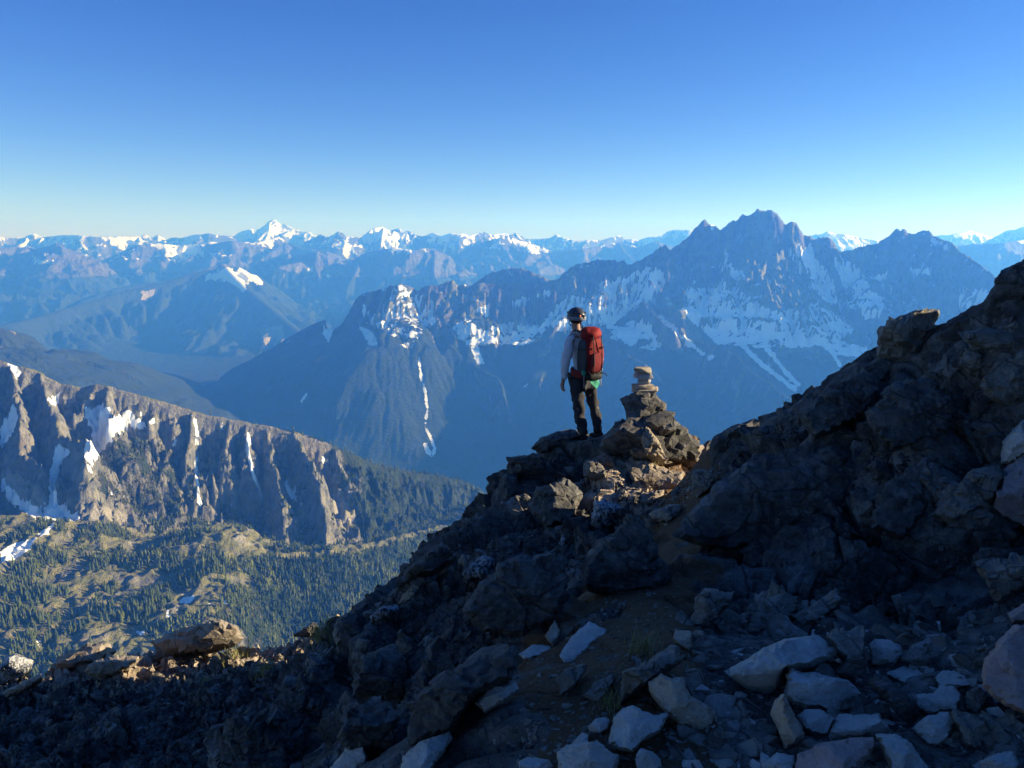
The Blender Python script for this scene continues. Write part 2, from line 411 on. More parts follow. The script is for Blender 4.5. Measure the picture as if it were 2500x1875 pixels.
SNOW = [
    ([(780, 800), (830, 770), (800, 840)], .75), ([(960, 700), (1000, 695), (1020, 712), (990, 725), (950, 735)], .58),
    ([(890, 790), (960, 730), (1030, 720), (1060, 740), (1040, 800), (1000, 860), (960, 830), (920, 800)], .40),
    ([(1030, 730), (1080, 735), (1060, 800), (1030, 790)], .55),
    ([(1100, 800), (1140, 770), (1170, 800), (1240, 785), (1330, 790), (1330, 820), (1280, 845), (1200, 840), (1150, 850), (1120, 830)], .50),
    ([(1140, 830), (1170, 850), (1190, 905), (1165, 890)], .62), ([(1160, 755), (1195, 745), (1190, 775)], .9), ([(1240, 735), (1295, 725), (1290, 745), (1250, 748)], .9), ([(1290, 715), (1340, 708), (1345, 722), (1300, 722)], .8),
    ([(1320, 790), (1390, 720), (1440, 730), (1470, 690), (1540, 670), (1610, 645), (1625, 690), (1600, 740), (1540, 760), (1500, 790), (1420, 800), (1370, 810)], .62),
    ([(1500, 690), (1560, 660), (1615, 650), (1610, 700), (1560, 730), (1500, 720)], .62),
    ([(1480, 830), (1540, 780), (1580, 790), (1610, 860), (1560, 850)], .50),
    ([(1560, 760), (1600, 800), (1640, 860), (1610, 860), (1560, 810)], .35),
    ([(1665, 700), (1730, 700), (1780, 690), (1800, 700), (1850, 740), (1900, 760), (1990, 740), (2060, 780), (2090, 810), (2050, 830), (1950, 815), (1850, 800), (1760, 790), (1700, 770)], .62),
    ([(1680, 780), (1780, 790), (1900, 810), (2050, 830), (2120, 850), (2110, 880), (1980, 850), (1850, 850), (1750, 840)], .56),
    ([(1765, 600), (1790, 650), (1825, 670), (1800, 700), (1770, 650)], .80), ([(1930, 610), (1960, 640), (1990, 720), (2060, 770), (2030, 690), (1985, 620), (1950, 590)], .72),
    ([(2030, 630), (2060, 620), (2110, 680), (2150, 730), (2170, 770), (2110, 780), (2080, 720), (2050, 680)], .74),
    ([(2210, 665), (2290, 650), (2285, 668), (2215, 675)], .9), ([(2120, 690), (2170, 660), (2160, 690)], .72), ([(2150, 700), (2190, 700), (2190, 712), (2150, 712)], .7), ([(2340, 720), (2420, 700), (2400, 760), (2345, 755)], .6),
    ([(1600, 760), (1640, 790), (1720, 860), (1760, 870), (1730, 880), (1660, 830), (1610, 790)], .62), ([(1660, 755), (1720, 740), (1740, 775), (1690, 785)], .85),
    ([(1730, 543), (1757, 560), (1735, 555)], 1.0), ([(1470, 790), (1530, 800), (1560, 815), (1500, 820)], .8),
    ([(870, 790), (910, 810), (930, 850), (900, 840)], .8), ([(880, 730), (905, 760), (890, 790)], .5),
]
for poly, s in SNOW:
    snow = np.maximum(snow, in_poly(u, v, poly) * min(1.0, s + .10))
for pts, w_ in (([(1023, 870), (1028, 920), (1040, 960), (1043, 1000), (1038, 1040), (1050, 1065)], 3.0), ([(1050, 1065), (1062, 1095), (1056, 1115)], 4), ([(1038, 1085), (1050, 1115)], 5), ([(1280, 945), (1300, 930)], 3),
                ([(750, 960), (735, 980)], 2.5), ([(1800, 830), (1860, 890), (1940, 950)], 6), ([(1870, 850), (1920, 910), (1950, 940)], 5), ([(2020, 840), (2050, 890)], 5), ([(1760, 650), (1770, 700)], 4), ([(2410, 655), (2370, 630)], 3), ([(2280, 585), (2310, 605)], 7), ([(1930, 610), (1960, 670)], 5)):
    snow = np.maximum(snow, near_line(u, v, pts, w_) * .95)
sn_ = fbm2(X / 260, Y / 90, 4, 301)
conc = np.clip((blur(Hh, 5) - Hh) / 7.0, -1, 1) * sstep(-950, -600, Hh)
snow = blur(snow * front, 1) * (1 + .42 * sn_) + .36 * conc * (snow > .3)
snow = np.maximum(snow, (0.55 + .20 * sn_ + .32 * conc) * sstep(-850, -500, Hh) * sstep(1.5, .8, sl) * (X > -1750))
forest = sstep(-600, -800, Hh + fbm2(X / 300, Y / 300, 3, 77) * 120) * 1.1 * sstep(2.2, 1.5, sl)
forest = np.where(X < -2000 + 0.22 * (Y - 4300), np.maximum(forest, .62), forest)
meadow = sstep(-500, -700, Hh) * sstep(1.0, .6, sl) * .7 * (X > 500)
forest = np.where((X > 900) & (u > 1480), forest * 0.62, forest)
trk = sstep(.55, .95, ridged2(T / 230 + 9, D / 2600, 3, 401)) * sstep(-1500, -900, Hh)
forest = forest * (1 - .35 * trk * (forest > .5)); meadow = np.maximum(meadow, .75 * trk)
talus = np.clip(sstep(0.75, 0.5, sl) * sstep(-800, -500, Hh) * .5, 0, 1)
keep = (np.abs(X) < Y * 0.86 + 500) & (Y < 9850)
vv = np.stack([X.ravel(), Y.ravel(), Hh.ravel()], 1)
vv, ff, aa = compact(vv, grid_faces(*X.shape, keep), {'snow': snow, 'forest': forest, 'meadow': meadow, 'talus': talus})
tag(mesh_obj('mountain_massif', raw_mesh('mountain_massif', vv, ff, M_massif, True, aa)), kind='structure')

# ================================================================== forested mountain in the middle distance, left
ridges = [
    (crest([(-400, 830, 9800), (-150, 810, 10300), (20, 790, 10800), (100, 770, 11500), (200, 740, 12300), (300, 712, 13000), (400, 688, 13500), (480, 661, 13900), (520, 650, 14000), (545, 642, 14050), (560, 648, 14080), (580, 650, 14100), (600, 662, 14150), (640, 690, 14250), (720, 722, 14400), (800, 770, 14500), (880, 830, 14500)]), (0.62, 400, .40)),
    (crest([(545, 643, 14050), (600, 700, 13000), (660, 750, 12200), (720, 800, 11500), (760, 860, 10700)]), (0.6, 250, .42)),
    (crest([(200, 735, 14500), (280, 703, 15000), (360, 690, 15400), (440, 679, 15800), (500, 682, 16000), (600, 720, 16000)]), (0.4, 300, .4)),
    (crest([(620, 700, 15200), (680, 650, 15600), (740, 636, 15800), (800, 650, 15800), (900, 700, 15800)]), (0.8, 300, .45)),
]
xs = np.arange(-11500, 0, 38.0); ys = np.arange(8600, 16800, 46.0)
X, Y = np.meshgrid(xs, ys)
wx = fbm2(X / 2200, Y / 2200, 3, 4) * 260; wy = fbm2(X / 2200, Y / 2200, 3, 14) * 260
_, _, Dr = ridge_field(X, Y, ridges)
wk = sstep(40, 1100, Dr)
Hh, T, D = ridge_field(X + wx * wk, Y + wy * wk, ridges)
Hh = Hh - sstep(0, 700, D) * (1.1 - np.clip(ridged2(T / 600, D / 3000, 4, 61), 0, 1.3)) * 190 + fbm2(X / 420, Y / 420, 4, 3) * 36 * sstep(0, 500, D)
Hh = np.maximum(Hh, VALLEY + 6 + fbm2(X / 700, Y / 700, 4, 5) * 25)
He = erode(Hh, 42.0, 48000, 45, 5); Hh = Hh + (He - Hh) * sstep(20, 250, Dr)
sl, gx, gy = slope_of(Hh, 38., 46.)
u, v = proj(X, Y, Hh)
snow = np.maximum(.64 * in_poly(u, v, [(470, 690), (520, 655), (560, 650), (600, 665), (640, 690), (590, 700), (540, 690)]), .70 * in_poly(u, v, [(740, 650), (820, 660), (850, 680), (760, 680)]))
snow = np.maximum(snow, near_line(u, v, [(555, 670), (595, 705)], 7)); snow = np.maximum(snow, near_line(u, v, [(590, 660), (635, 690)], 8))
talus = np.maximum(in_poly(u, v, [(630, 800), (690, 790), (700, 830), (650, 850)]) * .8, in_poly(u, v, [(340, 710), (380, 705), (375, 735), (345, 735)]) * .7)
forest = np.clip(sstep(-430, -620, Hh + fbm2(X / 500, Y / 500, 3, 7) * 120) - talus, 0, 1)
keep = np.abs(X) < Y * 0.86 + 800
vv, ff, aa = compact(np.stack([X.ravel(), Y.ravel(), Hh.ravel()], 1), grid_faces(*X.shape, keep), {'snow': blur(snow), 'forest': forest, 'meadow': forest * 0 + .1, 'talus': talus})
tag(mesh_obj('forested_mountain', raw_mesh('forested_mountain', vv, ff, M_mid, True, aa)), kind='structure')

# ================================================================== far snowy ranges
SK1 = [(-200, 575), (0, 578), (28, 580), (57, 578), (83, 568), (102, 578), (122, 576), (159, 572), (195, 573), (228, 577), (285, 576), (338, 576), (354, 571), (370, 580), (386, 572), (403, 585), (423, 578), (443, 580), (476, 571), (513, 568), (565, 576)]
SK2 = [(540, 586), (565, 576), (590, 563), (631, 556), (651, 543), (660, 539), (667, 534), (674, 540), (688, 545), (712, 554), (732, 564), (753, 565), (769, 576), (790, 582)]
SK3 = [(740, 590), (769, 580), (781, 571), (801, 577), (814, 571), (828, 563), (846, 576), (871, 578), (887, 575), (900, 565), (913, 555), (935, 553), (945, 560), (956, 562), (974, 556), (987, 567), (995, 561), (1013, 573), (1034, 576), (1056, 567), (1078, 575), (1095, 569), (1117, 568), (1147, 573), (1182, 565), (1199, 573), (1234, 568), (1243, 573), (1260, 565), (1277, 578), (1300, 592)]
SK4 = [(1230, 584), (1286, 581), (1321, 582), (1343, 580), (1358, 571), (1377, 580), (1408, 586), (1438, 584), (1468, 586), (1494, 578), (1512, 574), (1525, 583), (1564, 584), (1581, 578), (1616, 575), (1629, 564), (1651, 559), (1685, 561), (1750, 575), (1900, 580)]
SK5 = [(1900, 590), (1978, 574), (2000, 570), (2021, 563), (2040, 570), (2064, 572), (2120, 584), (2200, 590), (2288, 574), (2330, 570), (2365, 562), (2400, 572), (2426, 580)]
SK6 = [(2380, 600), (2426, 582), (2454, 564), (2500, 553), (2560, 548), (2700, 570)]
L = [
    ([(-250, 610), (0, 604), (40, 600), (65, 600), (90, 606), (115, 601), (140, 590), (152, 598), (180, 630), (240, 665), (310, 702), (380, 740)], 16800),
    ([(230, 650), (260, 630), (340, 592), (400, 594), (430, 598), (520, 594), (570, 586), (620, 592), (680, 577), (700, 590), (740, 605), (800, 612), (860, 640)], 18600),
    ([(590, 660), (640, 635), (690, 622), (705, 616), (740, 620), (775, 612), (790, 618), (820, 640), (900, 660), (960, 690)], 16300),
    ([(850, 640), (890, 616), (960, 603), (1010, 610), (1040, 605), (1060, 606), (1100, 625), (1130, 655), (1180, 700)], 16000),
    ([(1080, 640), (1120, 618), (1170, 592), (1220, 578), (1243, 572), (1290, 590), (1350, 612), (1420, 606), (1460, 600), (1510, 590), (1560, 602), (1600, 588), (1640, 600), (1750, 640)], 18000),
    ([(2260, 660), (2300, 620), (2340, 596), (2400, 594), (2450, 592), (2520, 582), (2700, 600)], 13500),
]
ridges = []
for sk, yy, pr in ((SK1, 22500, (0.75, 500, .40)), (SK2, 25000, (0.55, 900, .42)), (SK3, 20500, (0.8, 600, .42)), (SK4, 22500, (0.7, 600, .42)), (SK5, 23000, (0.6, 600, .42)), (SK6, 18500, (0.7, 600, .45))):
    ridges.append((crest([(a, b, yy + 700 * math.sin(a * .021)) for a, b in sk]), pr))
nmain = len(ridges)
for sk, yy in L:
    ridges.append((crest([(a, b, yy + 400 * math.sin(a * .03)) for a, b in sk]), (0.85, 450, .46)))
rs = random.Random(5)
for sk, yy in [(SK1, 22500), (SK2, 25000), (SK3, 20500), (SK4, 22500)] + L:       # spurs towards the camera
    for k in range(1, len(sk) - 1, 2):
        a, b = sk[k]; p0 = at(a, b + 1, yy); 
        du = rs.uniform(-1, 1) * 700; 
        ln = rs.uniform(1100, 2300)
        q = np.array([p0, p0 + Vector((du * .4, -ln * .4, -ln * .20)), p0 + Vector((du, -ln, -ln * .55))])
        ridges.append((q, (0.9, 260, .55)))
naz, nr = 1020, 230
AZ = np.radians(np.linspace(-39, 39, naz)); RR = 12800 * (27500 / 12800) ** np.linspace(0, 1, nr)
A2, R2 = np.meshgrid(AZ, RR); X = R2 * np.sin(A2); Y = R2 * np.cos(A2)
_, _, Dr = ridge_field(X, Y, ridges[:nmain + len(L)])
wk = sstep(100, 1500, Dr)
wx = fbm2(X / 3000, Y / 3000, 3, 8) * 500 * wk; wy = fbm2(X / 3000, Y / 3000, 3, 18) * 500 * wk
Hh, T, D = ridge_field(X + wx, Y + wy, ridges)
Hh = Hh - sstep(0, 900, D) * (1.1 - np.clip(ridged2(T / 560, D / 1800, 4, 71), 0, 1.3)) * 210 - sstep(0, 180, D) * (1.1 - np.clip(ridged2(X / 420, Y / 420, 5, 81), 0, 1.3)) * 130
Hh = np.maximum(Hh, VALLEY + 6)
dRx = np.gradient(Hh, axis=1) / (np.gradient(X, axis=1) + 1e-6); dRy = np.gradient(Hh, axis=0) / (np.gradient(R2, axis=0))
sl = np.hypot(dRx, dRy)
u, v = proj(X, Y, Hh)
hi = sstep(-900, -100, Hh)
snow = hi * (0.28 + 0.45 * fbm2(X / 1100, Y / 1100, 4, 9)) + .18 * sstep(-250, 250, Hh) + .22 * sstep(17500, 20500, R2) - .20 * sstep(.7, 1.2, sl)
snow = np.maximum(snow, .82 * sstep(60, 260, Hh) * (np.abs(u - 675) < 110) * (Y > 23500) - .12 * sstep(.7, 1.1, sl))
snow = snow - .35 * (R2 < 17300)* sstep(0, -500, Hh)
for poly, s in (([(930, 580), (960, 578), (990, 600), (1010, 615), (960, 618), (930, 600)], .9), ([(1075, 600), (1110, 598), (1115, 606), (1080, 610)], .9), ([(1225, 576), (1260, 585), (1330, 605), (1350, 615), (1300, 620), (1260, 598)], .85),
                ([(430, 600), (470, 598), (500, 620), (420, 625)], .85), ([(70, 625), (110, 640), (140, 635), (105, 650)], .8), ([(270, 585), (310, 580), (300, 602), (268, 600)], .75)):
    snow = np.maximum(snow, in_poly(u, v, poly) * s)
forest = sstep(-550, -850, Hh)
vv = np.stack([X.ravel(), Y.ravel(), Hh.ravel()], 1)
tag(mesh_obj('far_mountain_range', raw_mesh('far_mountain_range', vv, grid_faces(nr, naz), M_far, True, {'snow': snow, 'forest': forest, 'meadow': forest * 0, 'talus': forest * 0})), kind='structure')

# ================================================================== the air
hv = bpy.data.materials.new('haze_air'); hv.use_nodes = True
t_ = hv.node_tree; t_.nodes.clear()
ho = t_.nodes.new('ShaderNodeOutputMaterial'); pv = t_.nodes.new('ShaderNodeVolumePrincipled')
pv.inputs['Color'].default_value = (0.095, 0.385, 1.22, 1)
pv.inputs['Absorption Color'].default_value = (0.85, 0.95, 1, 1)
pv.inputs['Density'].default_value = 0.000079
pv.inputs['Anisotropy'].default_value = 0.25
t_.links.new(pv.outputs[0], ho.inputs['Volume'])
hx = (-41000, 41000); hy = (-21000, 34000); hz = (VALLEY - 25, 900)
vv = [(x, y, z) for z in hz for y in hy for x in hx]
me = raw_mesh('haze', vv, [(0, 2, 3, 1), (4, 5, 7, 6), (0, 1, 5, 4), (2, 6, 7, 3), (0, 4, 6, 2), (1, 3, 7, 5)], hv, False)
tag(mesh_obj('haze', me), kind='stuff')

# ================================================================== sunlit ridge and bench on the left
A_CREST = [(-260, 840, 2080), (-120, 862, 2150), (-40, 872, 2200), (0, 879, 2230), (22, 886, 2240), (40, 893, 2250), (70, 897, 2270), (95, 905, 2290), (120, 922, 2310), (150, 937, 2330), (175, 938, 2340), (200, 946, 2360), (235, 938, 2380), (262, 940, 2400), (300, 952, 2430), (330, 960, 2450), (420, 985, 2530), (500, 1010, 2600), (560, 1021, 2650), (640, 1036, 2720), (720, 1052, 2790), (800, 1080, 2860), (850, 1103, 2900), (900, 1126, 2950), (950, 1142, 3000), (1000, 1150, 3050), (1060, 1158, 3110), (1110, 1168, 3150), (1150, 1183, 3180), (1200, 1215, 3220), (1300, 1280, 3280), (1420, 1360, 3330)]
def acrest(pts): return crest([(u_, v_, y_ * (1 + 0.00028 * (500 - min(u_, 780)))) for u_, v_, y_ in pts])
cr = acrest(A_CREST)
CL = (1.75, 150, 0.62)
def rib(p, pr=(2.2, 45, 0.95)): return (acrest(p), pr)
ridges = [(cr[:17], (1.5, 130, 0.66)), (cr[16:23], CL), (cr[22:], (0.95, 150, 0.5)),
    rib([(25, 887, 2240), (40, 960, 2160), (75, 1030, 2090), (60, 1100, 2030), (100, 1140, 1990)]),
    rib([(95, 905, 2290), (120, 985, 2200), (150, 1060, 2120), (205, 1080, 2080), (215, 1120, 2040)]),
    rib([(235, 938, 2380), (200, 985, 2290), (165, 1010, 2230)]),
    rib([(262, 940, 2400), (275, 985, 2330), (285, 1020, 2280)]),
    rib([(470, 1000, 2570), (462, 1060, 2490), (455, 1130, 2430), (456, 1190, 2390), (450, 1260, 2340)], (2.6, 45, 1.2)),
    rib([(560, 1021, 2650), (556, 1080, 2570), (535, 1150, 2510), (518, 1210, 2450), (520, 1270, 2410)]),
    rib([(600, 1028, 2690), (606, 1090, 2600), (604, 1150, 2540), (585, 1200, 2490), (560, 1240, 2450)]),
    rib([(650, 1038, 2730), (655, 1100, 2640), (680, 1160, 2570), (700, 1220, 2510), (690, 1280, 2460)], (2.4, 45, 1.1)),
    rib([(715, 1050, 2790), (745, 1110, 2690), (775, 1170, 2620), (800, 1230, 2560), (805, 1290, 2500)]),
    rib([(810, 1085, 2870), (850, 1150, 2780), (880, 1210, 2700), (900, 1260, 2650)], (1.4, 50, .7)),
    rib([(900, 1126, 2950), (930, 1190, 2850), (940, 1250, 2780)], (1.1, 60, .6)),
    rib([(1000, 1150, 3050), (1020, 1210, 2960), (1010, 1260, 2900)], (1.0, 60, .6)),
]
bench = [Vector(p) for p in acrest([
    (-150, 1290, 1640), (0, 1300, 1750), (100, 1288, 1830), (250, 1298, 1930), (330, 1325, 1980), (410, 1318, 2040), (500, 1288, 2110), (555, 1290, 2130), (640, 1335, 2170), (720, 1352, 2220), (850, 1340, 2360), (950, 1312, 2500), (1050, 1290, 2660), (1150, 1265, 2830), (1250, 1250, 2980), (1350, 1240, 3100),
    (0, 1255, 1960), (120, 1262, 2000), (250, 1275, 2090), (400, 1302, 2230), (550, 1300, 2350), (650, 1325, 2420), (760, 1345, 2420), (900, 1330, 2560), (1000, 1300, 2720), (1100, 1268, 2900),
    (0, 1400, 1600), (0, 1500, 1470), (0, 1600, 1350), (0, 1750, 1200), (0, 1900, 1080), (150, 1400, 1700), (220, 1450, 1640), (150, 1550, 1470), (200, 1650, 1380), (200, 1850, 1200),
    (350, 1420, 1780), (420, 1480, 1690), (480, 1400, 1880), (350, 1550, 1560), (450, 1490, 1690), (520, 1470, 1750), (560, 1440, 1830), (500, 1600, 1600), (400, 1850, 1370),
    (700, 1430, 2070), (700, 1520, 1950), (700, 1650, 1800), (850, 1430, 2180), (850, 1550, 2000), (850, 1750, 1780), (1000, 1400, 2380), (1000, 1550, 2130), (1100, 1350, 2600), (1200, 1400, 2550), (1200, 1700, 2000), (600, 1850, 1500)])]
x0, x1, y0, y1, dx, dy = -2250, 560, 1200, 3350, 4.9, 5.2
xs = np.arange(x0, x1, dx); ys = np.arange(y0, y1, dy)
X, Y = np.meshgrid(xs, ys)
Bz = tps(bench, X, Y, 1e-5)
_, _, Dr = ridge_field(X, Y, ridges[:3])
wk = sstep(8, 90, Dr)
wx = fbm2(X / 160, Y / 160, 4, 3) * 26 * wk; wy = fbm2(X / 160, Y / 160, 4, 13) * 26 * wk
Cz, T, D = ridge_field(X + wx, Y + wy, ridges)
g1 = ridged2(T / 48, D / 260, 4, 22); g2 = ridged2(T / 17 + 5, D / 90, 3, 33)
steep = sstep(200, -60, Bz - Cz)
Cz = Cz - sstep(0, 60, D) * (1.15 - np.clip(g1, 0, 1.3)) * 26 - sstep(0, 30, D) * (1.15 - np.clip(g2, 0, 1.3)) * 9
Cz = Cz + (ridged2(X / 85, Y / 85, 4, 56) - .8) * 24 * sstep(15, 90, D) + (ridged2(X / 30, Y / 30, 4, 55) - .75) * 9 * sstep(5, 40, D)
Bz2 = Bz + fbm2(X / 130, Y / 130, 5, 2) * 16 + (ridged2(X / 60, Y / 60, 4, 6) - .7) * 8
behind = Y > np.interp(X, cr[:, 0], cr[:, 1]) + 40
Bz2 = np.where(behind, -2000, Bz2)
k_ = 14.0
Hh = np.maximum(Bz2, Cz) + k_ * np.exp(-np.abs(Bz2 - Cz) / k_) * .35
He = erode(Hh, 5.0, 84000, 45, 9); Hh = Hh + (He - Hh) * (0.1 + .9 * sstep(4, 45, Dr)) * np.where(Cz > Bz2, 1.0, .22)
Hh = Hh + (ridged2(X / 17, Y / 17, 3, 58) - .7) * 4.5 * (Cz > Bz2) * sstep(3, 20, Dr)
_p = np.stack([X.ravel() / 42 + Hh.ravel() / 160, Y.ravel() / 42, Hh.ravel() / 38], 1)
_b, _e = blocks3(_p, 71, .8); _b2, _e2 = blocks3(_p * 2.4 + 3, 77, .8)
Hh = Hh + ((_b * 17 - 6 * sstep(.12, 0, _e)) + (_b2 * 7 - 3 * sstep(.12, 0, _e2))).reshape(X.shape) * (Cz > Bz2) * sstep(4, 40, Dr) + (_b2 * 3).reshape(X.shape) * (Cz <= Bz2)
sl, gx, gy = slope_of(Hh, dx, dy)
u, v = proj(X, Y, Hh)
isC = Cz > Bz2
front = Y < np.interp(X, cr[:, 0], cr[:, 1]) + 6
snow = np.zeros(X.shape)
for poly, s in (
    ([(15, 884), (45, 893), (55, 915), (40, 930), (30, 905)], .9), ([(110, 975), (148, 957), (142, 985), (115, 985)], 1.0),
    ([(205, 990), (235, 990), (272, 1000), (262, 1025), (320, 1000), (335, 1020), (380, 1040), (340, 1050), (300, 1060), (265, 1080), (235, 1130), (205, 1128), (205, 1090), (225, 1050), (200, 1010)], .82),
    ([(228, 975), (270, 990), (265, 1010), (240, 1000)], .9),
    ([(0, 1040), (35, 985), (45, 1030), (25, 1070), (0, 1100)], .95), ([(120, 1150), (140, 1080), (175, 1100), (150, 1130), (135, 1180), (140, 1230), (120, 1230)], .9), ([(205, 1130), (230, 1130), (232, 1155), (210, 1155)], .6),
    ([(0, 1165), (40, 1200), (90, 1235), (150, 1230), (195, 1262), (190, 1272), (90, 1270), (40, 1240), (0, 1200)], .85),
    ([(0, 1345), (40, 1325), (90, 1310), (70, 1345), (30, 1370), (0, 1375)], .95), ([(80, 1310), (140, 1270), (120, 1305)], .7),
    ([(265, 1198), (280, 1190), (278, 1212)], .9), ([(420, 1080), (445, 1070), (440, 1085), (420, 1090)], .9), ([(430, 980), (455, 978), (450, 988)], .9),
    ([(438, 1455), (478, 1455), (465, 1475), (440, 1470)], .95), ([(540, 1470), (560, 1462), (555, 1478)], .9), ([(500, 1470), (520, 1470), (515, 1478)], .9), ([(320, 1535), (360, 1545), (340, 1552)], .8), ([(120, 1390), (150, 1392), (140, 1400)], .8), ([(560, 1310), (580, 1318), (560, 1322)], .4),
    ([(690, 1165), (720, 1200), (735, 1230), (705, 1215)], .95), ([(785, 1110), (798, 1120), (790, 1132), (782, 1128)], .9), ([(595, 1240), (602, 1210), (600, 1215), (592, 1215)], .9), ([(558, 1225), (572, 1218), (565, 1245)], .9),
    ([(85, 1560), (105, 1560), (100, 1590), (88, 1580)], .7), ([(405, 1485), (420, 1500), (415, 1515), (405, 1510)], .8)):
    snow = np.maximum(snow, in_poly(u, v, poly) * s)
for pts, w_ in (([(475, 1018), (482, 1060), (478, 1130), (484, 1200), (492, 1245)], 4), ([(608, 1055), (604, 1090), (615, 1140), (618, 1160)], 4), ([(598, 1090), (610, 1130), (616, 1155)], 3), ([(622, 1168), (636, 1200), (640, 1235), (655, 1250)], 3.5), ([(540, 1050), (545, 1035)], 3), ([(735, 1230), (750, 1240)], 4), ([(365, 1035), (385, 1020)], 5), ([(345, 1010), (350, 1005)], 6)):
    snow = np.maximum(snow, near_line(u, v, pts, w_) * 1.0)
snow = blur(snow * front, 1)
talus = np.zeros(X.shape)
for poly, s in (([(200, 975), (240, 985), (285, 1015), (270, 1025), (215, 1010)], .9), ([(150, 1110), (190, 1100), (215, 1150), (190, 1180), (150, 1165)], 1), ([(0, 1150), (60, 1160), (130, 1235), (190, 1255), (150, 1262), (70, 1240), (0, 1190)], 1), ([(200, 1220), (330, 1260), (330, 1275), (230, 1272), (195, 1250)], .9),
                ([(810, 1190), (835, 1215), (870, 1260), (850, 1290), (880, 1330), (850, 1330), (830, 1290), (815, 1250)], 1.0), ([(500, 1265), (600, 1300), (680, 1330), (640, 1335), (520, 1290)], .55),
                ([(300, 1320), (420, 1322), (420, 1332), (320, 1335)], .9), ([(600, 1330), (700, 1352), (860, 1338), (960, 1312), (1060, 1288), (1140, 1262), (1140, 1272), (1060, 1298), (960, 1322), (860, 1352), (720, 1366), (620, 1350)], .95),
                ([(240, 1530), (300, 1520), (380, 1560), (380, 1610), (230, 1610)], 1.2), ([(400, 1490), (440, 1475), (540, 1480), (500, 1500), (420, 1505)], .9), ([(160, 1420), (240, 1390), (270, 1400), (230, 1460), (180, 1480)], .9), ([(140, 1460), (220, 1470), (215, 1500), (150, 1500)], .8), ([(560, 1290), (640, 1330), (640, 1350), (600, 1345), (540, 1300)], .9), ([(420, 1440), (480, 1440), (450, 1460)], .8), ([(520, 1440), (550, 1430), (545, 1460), (515, 1460)], .9)):
    talus = np.maximum(talus, in_poly(u, v, poly) * s)
talus = blur(talus, 2)
fr = fbm2(X / 90, Y / 90, 4, 88)
onC = isC & (v < 1300)
forest = np.where(isC, sstep(1.9, 1.1, sl) * sstep(-520, -760, Hh) * .8 + .25 * fr, .52 + .55 * fr)
forest = np.maximum(forest, .80 * sstep(800, 870, u - (v - 1150) * .3 + 60 * fr))
forest = np.where(~isC & (v > 1340), np.maximum(forest, .85 * sstep(-60, 60, u - 610 + 90 * fr + (v - 1345) * .25)), forest)
forest = np.where(in_poly(u, v, [(240, 1080), (300, 1060), (440, 1100), (440, 1280), (330, 1255), (240, 1200)]), .62 + .3 * fr, forest)
forest = np.where((u < 240) & (v < 1270), np.minimum(forest, .12 + .25 * fr), forest)
forest = np.where((u < 700) & (v > 1300) & ~isC, np.maximum(.44 + .7 * fr, .85 * sstep(-60, 60, u - 610 + 90 * fr + (v - 1345) * .25) * (v > 1345)), forest)
forest = np.clip(forest - talus * .9, 0, 1) * (snow < .3)
meadow = np.clip(np.where(isC, .62 + .5 * fr, .80 + .5 * fr) * sstep(2.2, 1.0, sl), 0, 1)
forest_ground = forest * .8
keep = (np.abs(X) < Y * 0.86 + 150) & (Y < np.interp(X, cr[:, 0], cr[:, 1]) + 260)
vv, ff, aa = compact(np.stack([X.ravel(), Y.ravel(), Hh.ravel()], 1), grid_faces(*X.shape, keep), {'snow': snow, 'forest': forest_ground, 'meadow': meadow, 'talus': talus})
tag(mesh_obj('mountain_ridge', raw_mesh('mountain_ridge', vv, ff, M_ridge, True, aa)), kind='structure')

